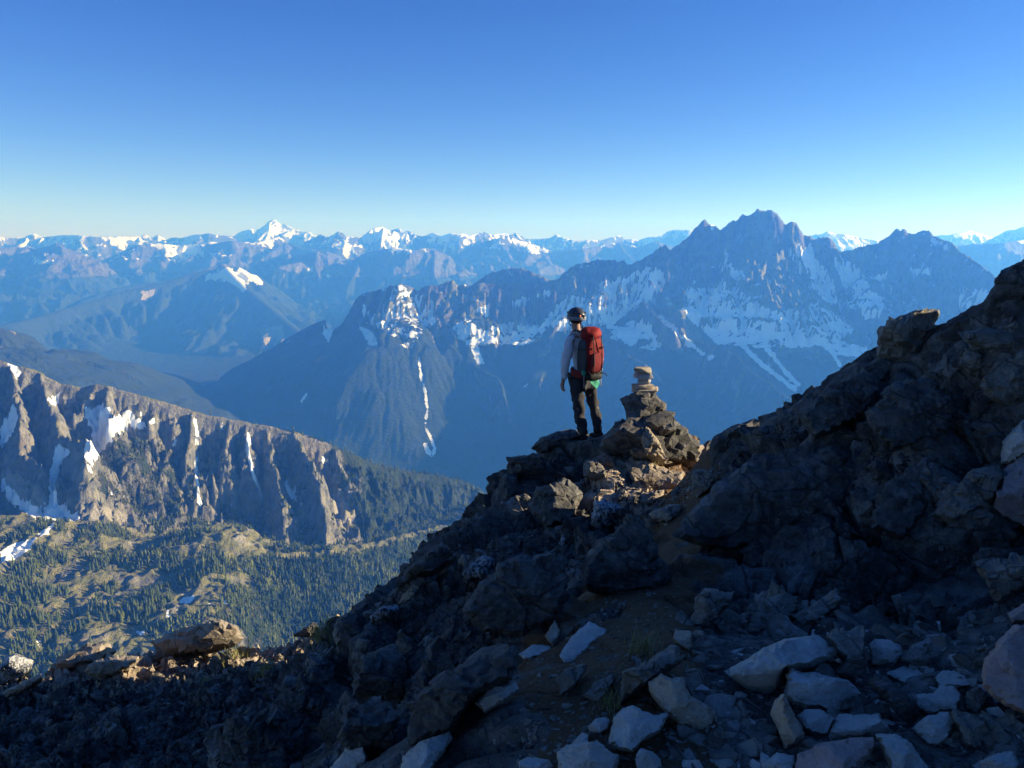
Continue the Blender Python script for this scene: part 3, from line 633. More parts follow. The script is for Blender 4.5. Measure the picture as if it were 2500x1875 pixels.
# ------------------------------------------------------------------ conifers on the ridge and bench
ma = NT('conifer_needles'); oi = ma.t.nodes.new('ShaderNodeObjectInfo')
ma.color(ma.mix(oi.outputs['Random'], ma.mix(ma.noise(0.6, 3, .6), (0.022, 0.042, 0.016), (0.055, 0.085, 0.025)), ma.mix(ma.noise(0.6, 3, .6), (0.05, 0.07, 0.02), (0.13, 0.14, 0.04))))
M_needle = ma.m
mb = NT('conifer_bark'); mb.color(mb.mix(mb.noise(3, 5, .6), (0.05, 0.035, 0.025), (0.13, 0.10, 0.075))); M_bark = mb.m
def conifer_meshes(seed, rich):
    """spire-shaped subalpine fir 1 unit tall: tapered trunk; crown of drooping branch whorls"""
    r = random.Random(seed)
    tv, tf = [], []
    for z, rad in ((-.04, .022), (.5, .012), (.97, .002)):
        for k in range(5): tv.append((rad * math.cos(k * 2 * math.pi / 5), rad * math.sin(k * 2 * math.pi / 5), z))
    for a in range(2):
        for k in range(5): tf.append((a * 5 + k, a * 5 + (k + 1) % 5, a * 5 + 5 + (k + 1) % 5, a * 5 + 5 + k))
    cv, cf = [], []
    nw = 13 if rich else 7
    for i in range(nw):
        z = .09 + .86 * (i / (nw - 1)) ** .92
        R_ = (.155 * (1 - z) ** .8 + .012) * r.uniform(.8, 1.2)
        nb = (8 if rich else 5) if i < nw - 3 else 4
        ph = r.random() * 6.28
        for k in range(nb):
            a = ph + k * 2 * math.pi / nb + r.uniform(-.25, .25); rr = R_ * r.uniform(.7, 1.25)
            w_ = rr * r.uniform(.38, .55) + .006; dz = -rr * r.uniform(.45, .8); th = .03 + .25 * rr
            ca, sa = math.cos(a), math.sin(a)
            b0 = len(cv)
            cv += [(0, 0, z + th), (rr * .62 * ca - w_ * sa, rr * .62 * sa + w_ * ca, z + dz * .7), (rr * ca, rr * sa, z + dz), (rr * .62 * ca + w_ * sa, rr * .62 * sa - w_ * ca, z + dz * .7), (rr * .5 * ca, rr * .5 * sa, z + dz * .25 + th * .6)]
            cf += [(b0, b0 + 1, b0 + 4), (b0 + 1, b0 + 2, b0 + 4), (b0 + 2, b0 + 3, b0 + 4), (b0 + 3, b0, b0 + 4)]
    b0 = len(cv)
    cv += [(.012, 0, .93), (-.006, .01, .93), (-.006, -.01, .93), (0, 0, 1.0)]; cf += [(b0, b0 + 1, b0 + 3), (b0 + 1, b0 + 2, b0 + 3), (b0 + 2, b0, b0 + 3)]
    return raw_mesh('trunk', tv, tf, M_bark, False), raw_mesh('crown', cv, cf, M_needle, False)
TREES = [conifer_meshes(s, True) for s in range(4)]
rs = np.random.RandomState(11)
R_, C_ = X.shape
n = 260000
ii = rs.randint(1, R_ - 1, n); jj = rs.randint(1, C_ - 1, n)
ok = keep[ii, jj] & (Y[ii, jj] < np.interp(X[ii, jj], cr[:, 0], cr[:, 1]) + 60) & (rs.rand(n) < sstep(.30, .75, forest[ii, jj] + rs.rand(n) * .12 - .06) * .62)
ok &= (u[ii, jj] > -80) & (u[ii, jj] < 1330) & (v[ii, jj] < 1760)
ii = ii[ok]; jj = jj[ok]
tx = X[ii, jj] + rs.uniform(-.5, .5, len(ii)) * dx; ty = Y[ii, jj] + rs.uniform(-.5, .5, len(ii)) * dy; tz = Hh[ii, jj] - .4
th = (7 + 17 * rs.rand(len(ii)) ** 1.3) * np.where(sl[ii, jj] > 1.2, .65, 1.0) * np.where(v[ii, jj] > 1360, 1.2, .9)
pxh = th / ty
# the ones that show largest are things of their own
vis = (u[ii, jj] > 5) & (u[ii, jj] < 560) & (v[ii, jj] > 1380) & (v[ii, jj] < np.interp(u[ii, jj], [0, 80, 200, 330, 370, 600, 800], [1600, 1590, 1580, 1590, 1500, 1500, 1500]))
order = np.argsort(-(pxh * vis))[:280]
big = set(order.tolist())
def tree_label(u_, v_, h_): return '%s spire-shaped conifer on the sunlit bench, %s, %s' % ('tall' if h_ > 19 else 'mid-sized' if h_ > 15 else 'short', 'near the left edge' if u_ < 150 else 'left of the grey talus' if u_ < 280 else 'above the grey talus' if u_ < 400 else 'right of the grey talus', 'high on the slope' if v_ < 1450 else 'halfway down the slope' if v_ < 1530 else 'low on the slope')
for q, k in enumerate(order):
    tm, cm = TREES[q % 4]
    e = bpy.data.objects.new('conifer_tree', None); C.objects.link(e)
    e.location = (tx[k], ty[k], tz[k]); e.rotation_euler = (0, 0, rs.rand() * 6.28); s = th[k]; wd = s * rs.uniform(.85, 1.25); e.scale = (wd, wd, s)
    e.empty_display_size = .1
    tag(e, tree_label(u[ii[k], jj[k]], v[ii[k], jj[k]], th[k]), 'tree', 'conifers on the sunlit bench')
    for nm, m_ in (('trunk', tm), ('crown', cm)):
        o = bpy.data.objects.new(nm, m_); C.objects.link(o); o.parent = e
# the rest of the wood: one object, instanced on its points
rest = np.array([k for k in range(len(tx)) if k not in big])
mf = NT('forest_needles'); fi = mf.t.nodes.new('ShaderNodeAttribute'); fi.attribute_type = 'INSTANCER'; fi.attribute_name = 'tint'
mf.color(mf.mix(fi.outputs['Fac'], (0.022, 0.042, 0.016), (0.110, 0.125, 0.036)))
def conifer_proto(s):
    r = random.Random(s); cv, cf = [], []
    nw = 5
    for i in range(nw):
        z0 = .03 + .8 * i / nw; z1 = min(1.0, z0 + .42 - .04 * i); R_ = .15 * (1 - z0) ** .85 + .01
        b0 = len(cv); m_ = 7; ph = r.random() * 6
        for k in range(m_):
            rr = R_ * (r.uniform(.95, 1.25) if k % 2 else r.uniform(.5, .75)); a = ph + k * 2 * math.pi / m_
            cv.append((rr * math.cos(a), rr * math.sin(a), z0 + r.uniform(-.03, .03)))
        cv.append((0, 0, z1))
        cf += [(b0 + k, b0 + (k + 1) % m_, b0 + m_) for k in range(m_)]
    return bpy.data.objects.new('conifer_pattern', raw_mesh('conifer_pattern', cv, cf, mf.m, False))
def wood(name, P, hts, tint, seed=0):
    """one wood: a conifer set on every point by geometry nodes"""
    n_ = len(P); r2 = np.random.RandomState(seed)
    me = bpy.data.meshes.new(name); me.vertices.add(n_); me.vertices.foreach_set('co', np.asarray(P, np.float32).ravel())
    for k, a in (('hgt', hts), ('tint', tint), ('turn', r2.rand(n_) * 6.28)):
        q = me.attributes.new(k, 'FLOAT', 'POINT'); q.data.foreach_set('value', np.asarray(a, np.float32))
    o = mesh_obj(name, me)
    ng = bpy.data.node_groups.new(name, 'GeometryNodeTree')
    ng.interface.new_socket('Geometry', in_out='INPUT', socket_type='NodeSocketGeometry'); ng.interface.new_socket('Geometry', in_out='OUTPUT', socket_type='NodeSocketGeometry')
    gi = ng.nodes.new('NodeGroupInput'); go = ng.nodes.new('NodeGroupOutput')
    ip = ng.nodes.new('GeometryNodeInstanceOnPoints'); g2i = ng.nodes.new('GeometryNodeGeometryToInstance')
    for s in range(3):
        oi_ = ng.nodes.new('GeometryNodeObjectInfo'); oi_.inputs['Object'].default_value = conifer_proto(seed * 10 + s)
        ng.links.new(oi_.outputs['Geometry'], g2i.inputs[0])
    ip.inputs['Pick Instance'].default_value = True
    ri = ng.nodes.new('FunctionNodeRandomValue'); ri.data_type = 'INT'; 
    for sck in ri.inputs:
        if sck.type == 'INT' and sck.name == 'Max': sck.default_value = 2
        if sck.type == 'INT' and sck.name == 'Min': sck.default_value = 0
    ng.links.new([q for q in ri.outputs if q.type == 'INT'][0], ip.inputs['Instance Index'])
    def na(nm):
        x = ng.nodes.new('GeometryNodeInputNamedAttribute'); x.data_type = 'FLOAT'; x.inputs[0].default_value = nm; return x.outputs[0]
    cx = ng.nodes.new('ShaderNodeCombineXYZ'); hh = na('hgt')
    for q in range(3): ng.links.new(hh, cx.inputs[q])
    cr_ = ng.nodes.new('ShaderNodeCombineXYZ'); ng.links.new(na('turn'), cr_.inputs[2])
    ng.links.new(gi.outputs[0], ip.inputs['Points']); ng.links.new(g2i.outputs[0], ip.inputs['Instance'])
    ng.links.new(cx.outputs[0], ip.inputs['Scale']); ng.links.new(cr_.outputs[0], ip.inputs['Rotation'])
    ng.links.new(ip.outputs[0], go.inputs[0])
    md = o.modifiers.new('wood', 'NODES'); md.node_group = ng
    return tag(o, kind='stuff')
print('trees', len(rest))
wood('conifer_forest', np.stack([tx[rest], ty[rest], tz[rest]], 1), th[rest], np.clip(fr[ii[rest], jj[rest]] * .8 + rs.rand(len(rest)) * .7 - .05, 0, 1), 1)

# ================================================================== the rocky summit ridge the photograph was taken from
NEAR = [at(*p) for p in [
    # trail and foreground
    (1250, 1875, 2.45), (1800, 1875, 2.3), (2500, 1875, 2.15), (900, 1875, 3.1), (1500, 1620, 3.1), (1550, 1480, 3.9), (1380, 1620, 3.3), (1250, 1720, 2.95), (1600, 1400, 4.7), (2100, 1620, 3.0), (2400, 1600, 2.85), (1800, 1600, 3.1),
    # foot of the slabs on the right, the slabs, their skyline
    (2100, 1480, 4.0), (2420, 1450, 3.7), (1800, 1430, 4.5), (1950, 1400, 4.6),
    (2100, 1300, 4.7), (2100, 1150, 5.2), (2100, 1000, 5.9), (2350, 1250, 4.3), (2350, 1050, 4.9), (2350, 900, 5.4), (1900, 1250, 5.4), (1900, 1120, 6.2), (1700, 1280, 6.0), (1720, 1180, 6.8),
    (1745, 1075, 7.8), (1820, 1045, 7.5), (1945, 990, 7.2), (2040, 925, 6.9), (2120, 865, 6.6), (2290, 780, 6.2), (2400, 745, 6.0), (2500, 660, 5.6),
    # summit block
    (1430, 1078, 10.6), (1300, 1100, 10.6), (1350, 1068, 10.9), (1400, 1055, 11.1), (1480, 1070, 10.6), (1600, 1070, 10.0), (1560, 1060, 9.9), (1640, 1062, 9.8), (1582, 1015, 10.15), (1525, 1052, 10.0), (1600, 1020, 10.3), (1560, 1030, 10.4), (1700, 1085, 10.4), (1728, 1105, 10.0),
    (1250, 1135, 10.3), (1300, 1200, 9.4), (1450, 1185, 8.9), (1550, 1150, 9.2), (1650, 1150, 9.6), (1700, 1160, 9.7), (1690, 1215, 8.8), (1250, 1300, 8.3), (1400, 1290, 7.8), (1500, 1270, 7.6), (1600, 1230, 8.2), (1630, 1290, 7.3), (1330, 1400, 6.5), (1450, 1350, 6.4), (1200, 1400, 7.0), (1530, 1370, 5.6),
    # left rim
    (1205, 1215, 10.0), (1155, 1305, 9.4), (1050, 1350, 9.0), (980, 1385, 8.5), (900, 1450, 8.0), (835, 1510, 7.5), (825, 1570, 7.2),
    (1100, 1450, 6.8), (1000, 1500, 6.6), (950, 1600, 5.9), (1100, 1600, 5.0), (1200, 1500, 5.6), (850, 1650, 5.9), (800, 1750, 5.3), (1000, 1750, 4.4), (760, 1830, 5.0),
    # scree shoulder low on the left
    (700, 1600, 10.4), (700, 1700, 9.6), (500, 1700, 10.5), (300, 1750, 10.2), (100, 1800, 10.2), (820, 1545, 13.0), (700, 1572, 13.2), (600, 1592, 13.2), (480, 1610, 13.2), (300, 1605, 13.5), (180, 1645, 13.2), (0, 1690, 12.8), (-150, 1740, 12.2), (400, 1875, 8.6), (0, 1900, 8.8), (600, 1850, 7.8), (-200, 1900, 9.5),
]] + [Vector(p) for p in [
    (0, 0, -1.6), (-1.2, 0.3, -2.0), (1.6, 0, -1.3), (3.2, 0.5, -.5), (5, 2, .7), (6.2, 4.3, 1.35), (9, 3, 3.0), (14, 0, 6.0), (-3.4, .5, -3.6), (-7, 1, -6.6), (-12, 4, -9.5), (0, -5, -1.7), (6, -5, 1.6), (-6, -5, -5.2), (12, -8, 5),
    # far side of the crest
    (6.5, 9.5, -2.9), (9, 7, -1.0), (4.5, 10.3, -3.7), (3.0, 11.0, -3.9), (7, 13, -5.5), (12, 9, -2.8), (16, 5, 2.0), (2.5, 13, -7.0), (.4, 13, -7.4), (-1.8, 13, -7.6), (-.5, 12, -6.6), (.3, 11.9, -5.2), (3.4, 8.9, -3.3), (4.2, 8.6, -3.4), (6.0, 7.9, -2.4), (9, 9.8, -3.6), (-2.4, 11.5, -7.4), (-3.0, 12.6, -7.7), (-4.0, 15.5, -9.4), (-7.5, 15.8, -10.4), (-12, 15, -12.0), (1, 17, -12), (8, 17, -9), (14, 14, -6)]]
def near_h(x, y):
    x = np.asarray(x, float); y = np.asarray(y, float)
    r = np.hypot(x, y); s = np.minimum(1, 16.5 / np.maximum(r, 1e-6))
    return tps(NEAR, x * s, y * s, 2e-4) - 0.98 * np.maximum(r - 16.5, 0)
PATH = np.array([(0.0, 0.6), (.35, 2.6), (.55, 3.4), (.75, 4.3), (1.35, 5.8), (1.62, 7.2), (2.1, 8.9), (2.05, 9.9)])
def path_d(x, y):
    best = np.full(np.shape(x), 1e9)
    for a, b in zip(PATH[:-1], PATH[1:]):
        ab = b - a; t = np.clip(((x - a[0]) * ab[0] + (y - a[1]) * ab[1]) / (ab @ ab), 0, 1)
        best = np.minimum(best, np.hypot(x - a[0] - t * ab[0], y - a[1] - t * ab[1]))
    return best
az = np.radians(np.concatenate([np.linspace(-178, -62, 40), np.linspace(-60, -39, 60), np.linspace(-38.8, 38.8, 760), np.linspace(39, 64, 110), np.linspace(66, 178, 40)]))
rr = np.concatenate([np.linspace(.25, 1.6, 8), 1.75 * (16.5 / 1.75) ** np.linspace(0, 1, 330) ** .9, 16.7 * (420 / 16.7) ** np.linspace(0, 1, 46)])
A2, R2 = np.meshgrid(az, rr); X = R2 * np.sin(A2); Y = R2 * np.cos(A2)
Z = near_h(X, Y)
P = np.stack([X, Y, Z], -1)
gr = np.gradient(P, axis=0); gc = np.gradient(P, axis=1)
N = np.cross(gr, gc); N /= np.linalg.norm(N, axis=-1, keepdims=True) + 1e-9
N[N[..., 2] < 0] *= -1
pf = P.reshape(-1, 3)
pd = path_d(pf[:, 0], pf[:, 1])
wp = pf + np.stack([fbm3(pf * 1.3, 2, 5), fbm3(pf * 1.3, 2, 6), fbm3(pf * 1.3, 2, 7)], 1) * .10
bn = Vector((-.42, -.30, .86)).normalized(); ba = bn.cross(Vector((0, 1, 0))).normalized(); bb_ = bn.cross(ba)
slabc = np.stack([wp @ np.array(ba), wp @ np.array(bb_), wp @ np.array(bn)], 1)                    # bedding dips down to the left
b1, e1 = blocks3(slabc / np.array((1.5, 1.1, .55)), 11, .5); b2, e2 = blocks3(slabc / np.array((.62, .42, .20)) + 7, 23, .6); b3, e3 = blocks3(slabc / np.array((.24, .16, .09)) + 3, 41)
rocky = sstep(.16, .50, pd + fbm2(pf[:, 0] * 2, pf[:, 1] * 2, 3, 4) * .30)
flat_fg = sstep(3.3, 4.6, np.hypot(pf[:, 0] * .8, pf[:, 1])) * .85 + .15
left_shoulder = sstep(-4.6, -6.0, pf[:, 2])
rk = rocky * flat_fg
ck = np.array([tuple(at(*p))[:2] for p in ((1745, 1075, 7.8), (1945, 990, 7.2), (2040, 925, 6.9), (2120, 865, 6.6), (2290, 780, 6.2), (2500, 660, 5.6))])
cd = np.full(len(pf), 9.0)
for a_, b_ in zip(ck[:-1], ck[1:]):
    ab = b_ - a_; t = np.clip(((pf[:, 0] - a_[0]) * ab[0] + (pf[:, 1] - a_[1]) * ab[1]) / (ab @ ab), 0, 1)
    cd = np.minimum(cd, np.hypot(pf[:, 0] - a_[0] - t * ab[0], pf[:, 1] - a_[1] - t * ab[1]))
rk = rk * (.35 + .65 * sstep(.25, .9, cd))
foot = sstep(.35, .9, np.hypot(pf[:, 0] - 1.08, pf[:, 1] - 10.55))
rk = rk * (.1 + .9 * foot) * (.4 + .6 * sstep(.5, 1.5, np.hypot(pf[:, 0] - 1.95, pf[:, 1] - 9.0)))
disp = rk * ((b1 - .2) * .42 * (1 - .6 * left_shoulder) + (b2 - .05) * .22 + b3 * .06 - .22 * sstep(.10, .0, e1) - .09 * sstep(.12, 0, e2)) + (.006 + .006 * rk) * fbm3(pf * 6, 3, 8) + .003 * fbm3(pf * 25, 2, 9)
disp = disp + left_shoulder * rk * b3 * .06
disp = np.where(R2.ravel() > 20, disp * 4, disp)
pf2 = pf + N.reshape(-1, 3) * disp[:, None]
dirt = np.clip(1 - rocky, 0, 1)
sun_tint = np.maximum(sstep(1.5, .5, np.hypot(pf[:, 0] - 1.75, pf[:, 1] - 9.2)), .8 * sstep(1.3, .5, np.abs(pf[:, 1] - 13.1)) * (pf[:, 2] < -5.5) * (R2.ravel() < 18))  # mask for lighter tan painted where sun strikes the gap and low crest
GV = pf2.reshape(len(rr), len(az), 3)
# ---- rock material of the place: dark lichened schist, sunlight painted in as paler tan on the lit parts
def rock_mat(name, base, pale, dark, sc=1.0, lichen=.5, dirt_attr=False, speck=0.0, rust=.35, crk=.5, crs=1.15):
    m = NT(name)
    n1 = m.noise(2.2 * sc, 7, .65); n2 = m.noise(11 * sc, 6, .7); n3 = m.noise(26 * sc, 5, .75)
    c = m.mix(m.smooth(.35, .65, n1), base, pale)
    c = m.mix(m.math('MULTIPLY', m.smooth(.52, .70, m.noise(3.7 * sc, 5, .6)), rust), c, (0.20, 0.115, 0.06))
    lf = m.smooth(.46, .62, m.math('ADD', m.math('MULTIPLY', n2, .62), m.math('MULTIPLY', m.noise(1.3 * sc, 4, .5), .45)))
    c = m.mix(m.math('MULTIPLY', lf, lichen), c, dark)
    patch = m.smooth(.50, .66, m.noise(1.7 * sc, 3, .5))
    c = m.mix(m.math('MULTIPLY', m.math('MULTIPLY', m.smooth(.52, .64, m.noise(14 * sc, 6, .75, dist=.8)), patch), lichen * .55), c, (0.22, 0.23, 0.20))
    c = m.mix(m.math('MULTIPLY', m.smooth(.60, .70, m.noise(5 * sc, 6, .7, dist=.6)), lichen * .35), c, (0.085, 0.10, 0.045))
    if speck: c = m.mix(m.math('MULTIPLY', m.smooth(.55, .68, n3), speck), c, dark)
    c = m.mix(.45, c, m.ramp(n2, (.32, .35), (.62, 1.0)), 'MULTIPLY')
    c = m.mix(.3, c, m.ramp(n3, (.35, .3), (.65, 1.0)), 'MULTIPLY')
    wc = m.noise(2.5 * sc, 4, .6, outp=1)
    cv = m.n('ShaderNodeVectorMath', _props={'operation': 'MULTIPLY_ADD'}, _0=wc, _1=(.22 / sc, .22 / sc, .22 / sc), _2=m.tc.outputs['Object'])
    crack = m.smooth(.0, .022, m.vor(crs * sc, 'DISTANCE_TO_EDGE', vec=cv))
    c = m.mix(m.math('MULTIPLY', m.math('SUBTRACT', 1.0, crack), crk), c, tuple(k * .35 for k in dark))
    if dirt_attr:
        c = m.mix(m.smooth(.35, .75, m.math('ADD', m.attr('sun_tint'), m.math('MULTIPLY', m.math('SUBTRACT', n1, .5), .6))), c, m.mix(n2, (0.42, 0.31, 0.20), (0.64, 0.50, 0.35)))
        d = m.smooth(.35, .7, m.math('ADD', m.attr('dirt'), m.math('MULTIPLY', m.math('SUBTRACT', n2, .5), .7)))
        dc = m.mix(n2, (0.085, 0.042, 0.018), (0.22, 0.12, 0.055))
        dc = m.mix(m.smooth(.58, .66, n3), dc, (0.22, 0.18, 0.13))
        c = m.mix(d, c, dc)
    m.color(c)
    m.b.inputs['Roughness'].default_value = .85
    strata = m.noise(1.0, 6, .65, vec=m.n('ShaderNodeMapping', Vector=m.tc.outputs['Object'], Rotation=(.35, .55, .2), Scale=(2.2 * sc, 2.2 * sc, 15 * sc)))
    h = m.math('ADD', m.math('MULTIPLY', n2, .55), m.math('ADD', m.math('MULTIPLY', n3, .25), m.math('ADD', m.math('MULTIPLY', strata, .8), m.math('MULTIPLY', crack, .5 * crk))))
    m.normal(m.bump(h, .085 / sc, 1.0))
    return m.m
M_bed = rock_mat('lichened_bedrock', (0.125, 0.115, 0.10), (0.33, 0.30, 0.255), (0.028, 0.028, 0.028), 1.0, .75, True)
vv = GV.reshape(-1, 3)
fc = grid_faces(len(rr), len(az))[:, ::-1]
gnd = mesh_obj('rocky_ground', raw_mesh('rocky_ground', vv, fc, M_bed, True, {'dirt': dirt, 'sun_tint': sun_tint}))
gnd.data.set_sharp_from_angle(angle=math.radians(17))
tag(gnd, kind='structure')
from mathutils.bvhtree import BVHTree
_bvf = fc
GB = BVHTree.FromPolygons([tuple(p) for p in vv.tolist()], [tuple(f) for f in fc.tolist()])
def ground_hit(u, v):
    d = Vector(ray(u, v)).normalized()
    loc, nrm, i, dist = GB.ray_cast(Vector((0, 0, 0)), d, 100)
    return loc, nrm
def ground_z(x, y):
    loc, nrm, i, dist = GB.ray_cast(Vector((x, y, 60)), Vector((0, 0, -1)), 400)
    return (loc.z if loc else -5.0), (nrm if nrm else Vector((0, 0, 1)))

# ================================================================== rocks
import re
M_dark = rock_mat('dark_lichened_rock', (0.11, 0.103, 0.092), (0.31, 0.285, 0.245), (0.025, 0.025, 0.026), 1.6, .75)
M_blue = rock_mat('pale_grey_granite', (0.66, 0.58, 0.47), (0.88, 0.80, 0.68), (0.30, 0.27, 0.23), 4.0, .22, speck=.55, rust=.10, crk=.16, crs=.5)
M_pink = rock_mat('pinkish_granite', (0.58, 0.38, 0.31), (0.76, 0.54, 0.45), (0.20, 0.17, 0.16), 3.5, .2, speck=.5, rust=.3, crk=.16, crs=.5)
M_tan = rock_mat('tan_granite', (0.64, 0.46, 0.30), (0.84, 0.66, 0.46), (0.20, 0.17, 0.15), 3.5, .2, speck=.5, rust=.6, crk=.16, crs=.5)
M_grey = rock_mat('weathered_grey_rock', (0.26, 0.225, 0.175), (0.52, 0.455, 0.36), (0.045, 0.043, 0.04), 2.2, .5, rust=.4)
M_sun = rock_mat('sunlit_schist', (0.42, 0.325, 0.225), (0.68, 0.55, 0.40), (0.07, 0.06, 0.05), 1.6, .4, rust=.5)  # lit version of the rock: sunlight put into its brighter tan colour
M_spot = rock_mat('white_lichen_rock', (0.60, 0.59, 0.55), (0.78, 0.76, 0.72), (0.035, 0.035, 0.04), 2.6, 1.0, rust=.05)
MATS = dict(d=M_dark, b=M_blue, p=M_pink, t=M_tan, g=M_grey, s=M_sun, w=M_spot)

CHIP = np.array(Matrix.Rotation(.6, 3, 'Y') @ Matrix.Diagonal((.7, .8, 1.7)))
def traced_rock(name, outl, mat, y=None, tilt=.7, dome=.42, thick=.75, seed=0, res=17, facets=4, lift=0.0, chip=1.0):
    """a solid angular rock whose near side has this outline; its depth is its own size, its body goes back and down"""
    r = random.Random(seed); rn = np.random.RandomState(seed)
    O = np.array(outl, float)
    cu, cv_ = O[:, 0].mean(), O[:, 1].mean(); vb = O[:, 1].max(); ub = O[O[:, 1].argmax(), 0]
    if y is None:
        loc, _ = ground_hit(cu * .6 + ub * .4, vb - 4)
        y = loc.y if loc else 4.0
    w_px = O[:, 0].max() - O[:, 0].min(); h_px = O[:, 1].max() - O[:, 1].min()
    m = y / (ray(cu, vb)[1] * F)                       # metres per picture pixel there
    size = math.sqrt(w_px * h_px) * m
    # ring with broken edges
    ring = []
    n = len(O)
    step = max(w_px, h_px) / (res * 1.6)
    for i in range(n):
        a, b = O[i], O[(i + 1) % n]; L_ = np.hypot(*(b - a)); k = max(1, int(L_ / step))
        nrm = np.array((b[1] - a[1], a[0] - b[0])) / (L_ + 1e-9)
        for q in range(k):
            t = q / k; j = 0 if q == 0 else r.uniform(-1, 1) * step * .16
            ring.append(a + (b - a) * t + nrm * j)
    ring = np.array(ring)
    sp = max(w_px, h_px) / res
    gx_, gy_ = np.meshgrid(np.arange(O[:, 0].min(), O[:, 0].max(), sp), np.arange(O[:, 1].min(), O[:, 1].max(), sp))
    gp = np.stack([gx_.ravel(), gy_.ravel()], 1) + rn.uniform(-.3, .3, (gx_.size, 2)) * sp
    ins = in_poly(gp[:, 0], gp[:, 1], [tuple(p) for p in O])
    d2 = np.min(np.hypot(gp[:, None, 0] - ring[None, :, 0], gp[:, None, 1] - ring[None, :, 1]), 1)
    gp = gp[ins & (d2 > sp * .45)]
    pts = np.concatenate([ring, gp]); nr_ = len(ring)
    res_ = delaunay_2d_cdt([Vector(p) for p in pts], [(i, (i + 1) % nr_) for i in range(nr_)], [], 0, 1e-6)
    P2 = np.array([p[:] for p in res_[0]]); tris = [tuple(t) for t in res_[2]]
    cen = P2[[list(t) for t in tris]].mean(1)
    okf = in_poly(cen[:, 0], cen[:, 1], [tuple(p) for p in ring])
    tris = [t for t, k in zip(tris, okf) if k]
    # near side: facets of a broken convex block
    q = np.stack([(P2[:, 0] - cu) / (w_px * .5), (P2[:, 1] - cv_) / (h_px * .5)], 1)
    off = np.full(len(P2), 9.0)
    for k in range(facets):
        a = r.uniform(0, 6.28); rad = r.uniform(.25, .8); c0 = np.array((math.cos(a), math.sin(a))) * rad
        hgt = 1 - rad * rad; grad = -2 * c0 * r.uniform(.7, 1.3)
        off = np.minimum(off, hgt + (q - c0) @ grad)
    off = np.clip(off, 0, 1.3)
    dist = np.min(np.hypot(P2[:, None, 0] - ring[None, :, 0], P2[:, None, 1] - ring[None, :, 1]), 1)
    off = off * np.clip(dist / (.035 * min(w_px, h_px)), 0, 1) + .06
    off = np.where(dist < 1e-3, 0, off) * dome * size
    yy = y + tilt * (vb - P2[:, 1]) * m - off + lift
    V_ = np.array([at(p[0], p[1], d) for p, d in zip(P2, yy)])
    Vr = np.array([at(p[0], p[1], y + tilt * (vb - p[1]) * m) for p in ring])
    # back: the ring carried back, drawn in and down
    c3 = Vr.mean(0); away = Vector(ray(cu, cv_)).normalized()
    b1_ = c3 + (Vr - c3) * .92 + np.array(away) * thick * size * .45 + np.array((0, 0, -.06 * size))
    b2_ = c3 + (Vr - c3) * .55 + np.array(away) * thick * size + np.array((0, 0, -.14 * size))
    # map ring to cdt vertex ids
    idr = [int(np.argmin(np.hypot(P2[:, 0] - p[0], P2[:, 1] - p[1]))) for p in ring]
    nv = len(V_); allv = np.concatenate([V_, b1_, b2_, [b2_.mean(0) + np.array(away) * thick * size * .12]])
    fs = list(tris)
    for i in range(nr_):
        j = (i + 1) % nr_
        for s0, s1 in (((idr[i], idr[j]), (nv + i, nv + j)), ((nv + i, nv + j), (nv + nr_ + i, nv + nr_ + j))):
            fs += [(s0[0], s0[1], s1[1]), (s0[0], s1[1], s1[0])]
        fs.append((nv + nr_ + i, nv + nr_ + j, nv + 2 * nr_))
    cb_, ce_ = blocks3((allv - allv.mean(0)) @ CHIP.T / (size * .30) + seed * 3.1, seed % 37, .9)
    nrm0 = allv - (allv.mean(0) + np.array(away) * .3 * size); nrm0 /= np.linalg.norm(nrm0, axis=1)[:, None] + 1e-9
    allv = allv + nrm0 * (cb_ * .075 - .03 * sstep(.14, 0, ce_))[:, None] * size * chip
    allv = allv + np.stack([fbm3(allv * (2.5 / size), 3, seed % 50 + k) for k in range(3)], 1) * size * .011
    org = allv.mean(0); 
    me = raw_mesh(name, allv - org, fs, mat, True)
    bm = bmesh.new(); bm.from_mesh(me); bmesh.ops.recalc_face_normals(bm, faces=bm.faces); bm.to_mesh(me); bm.free()
    me.set_sharp_from_angle(angle=math.radians(11))
    o = mesh_obj(name, me); o.location = org
    return o

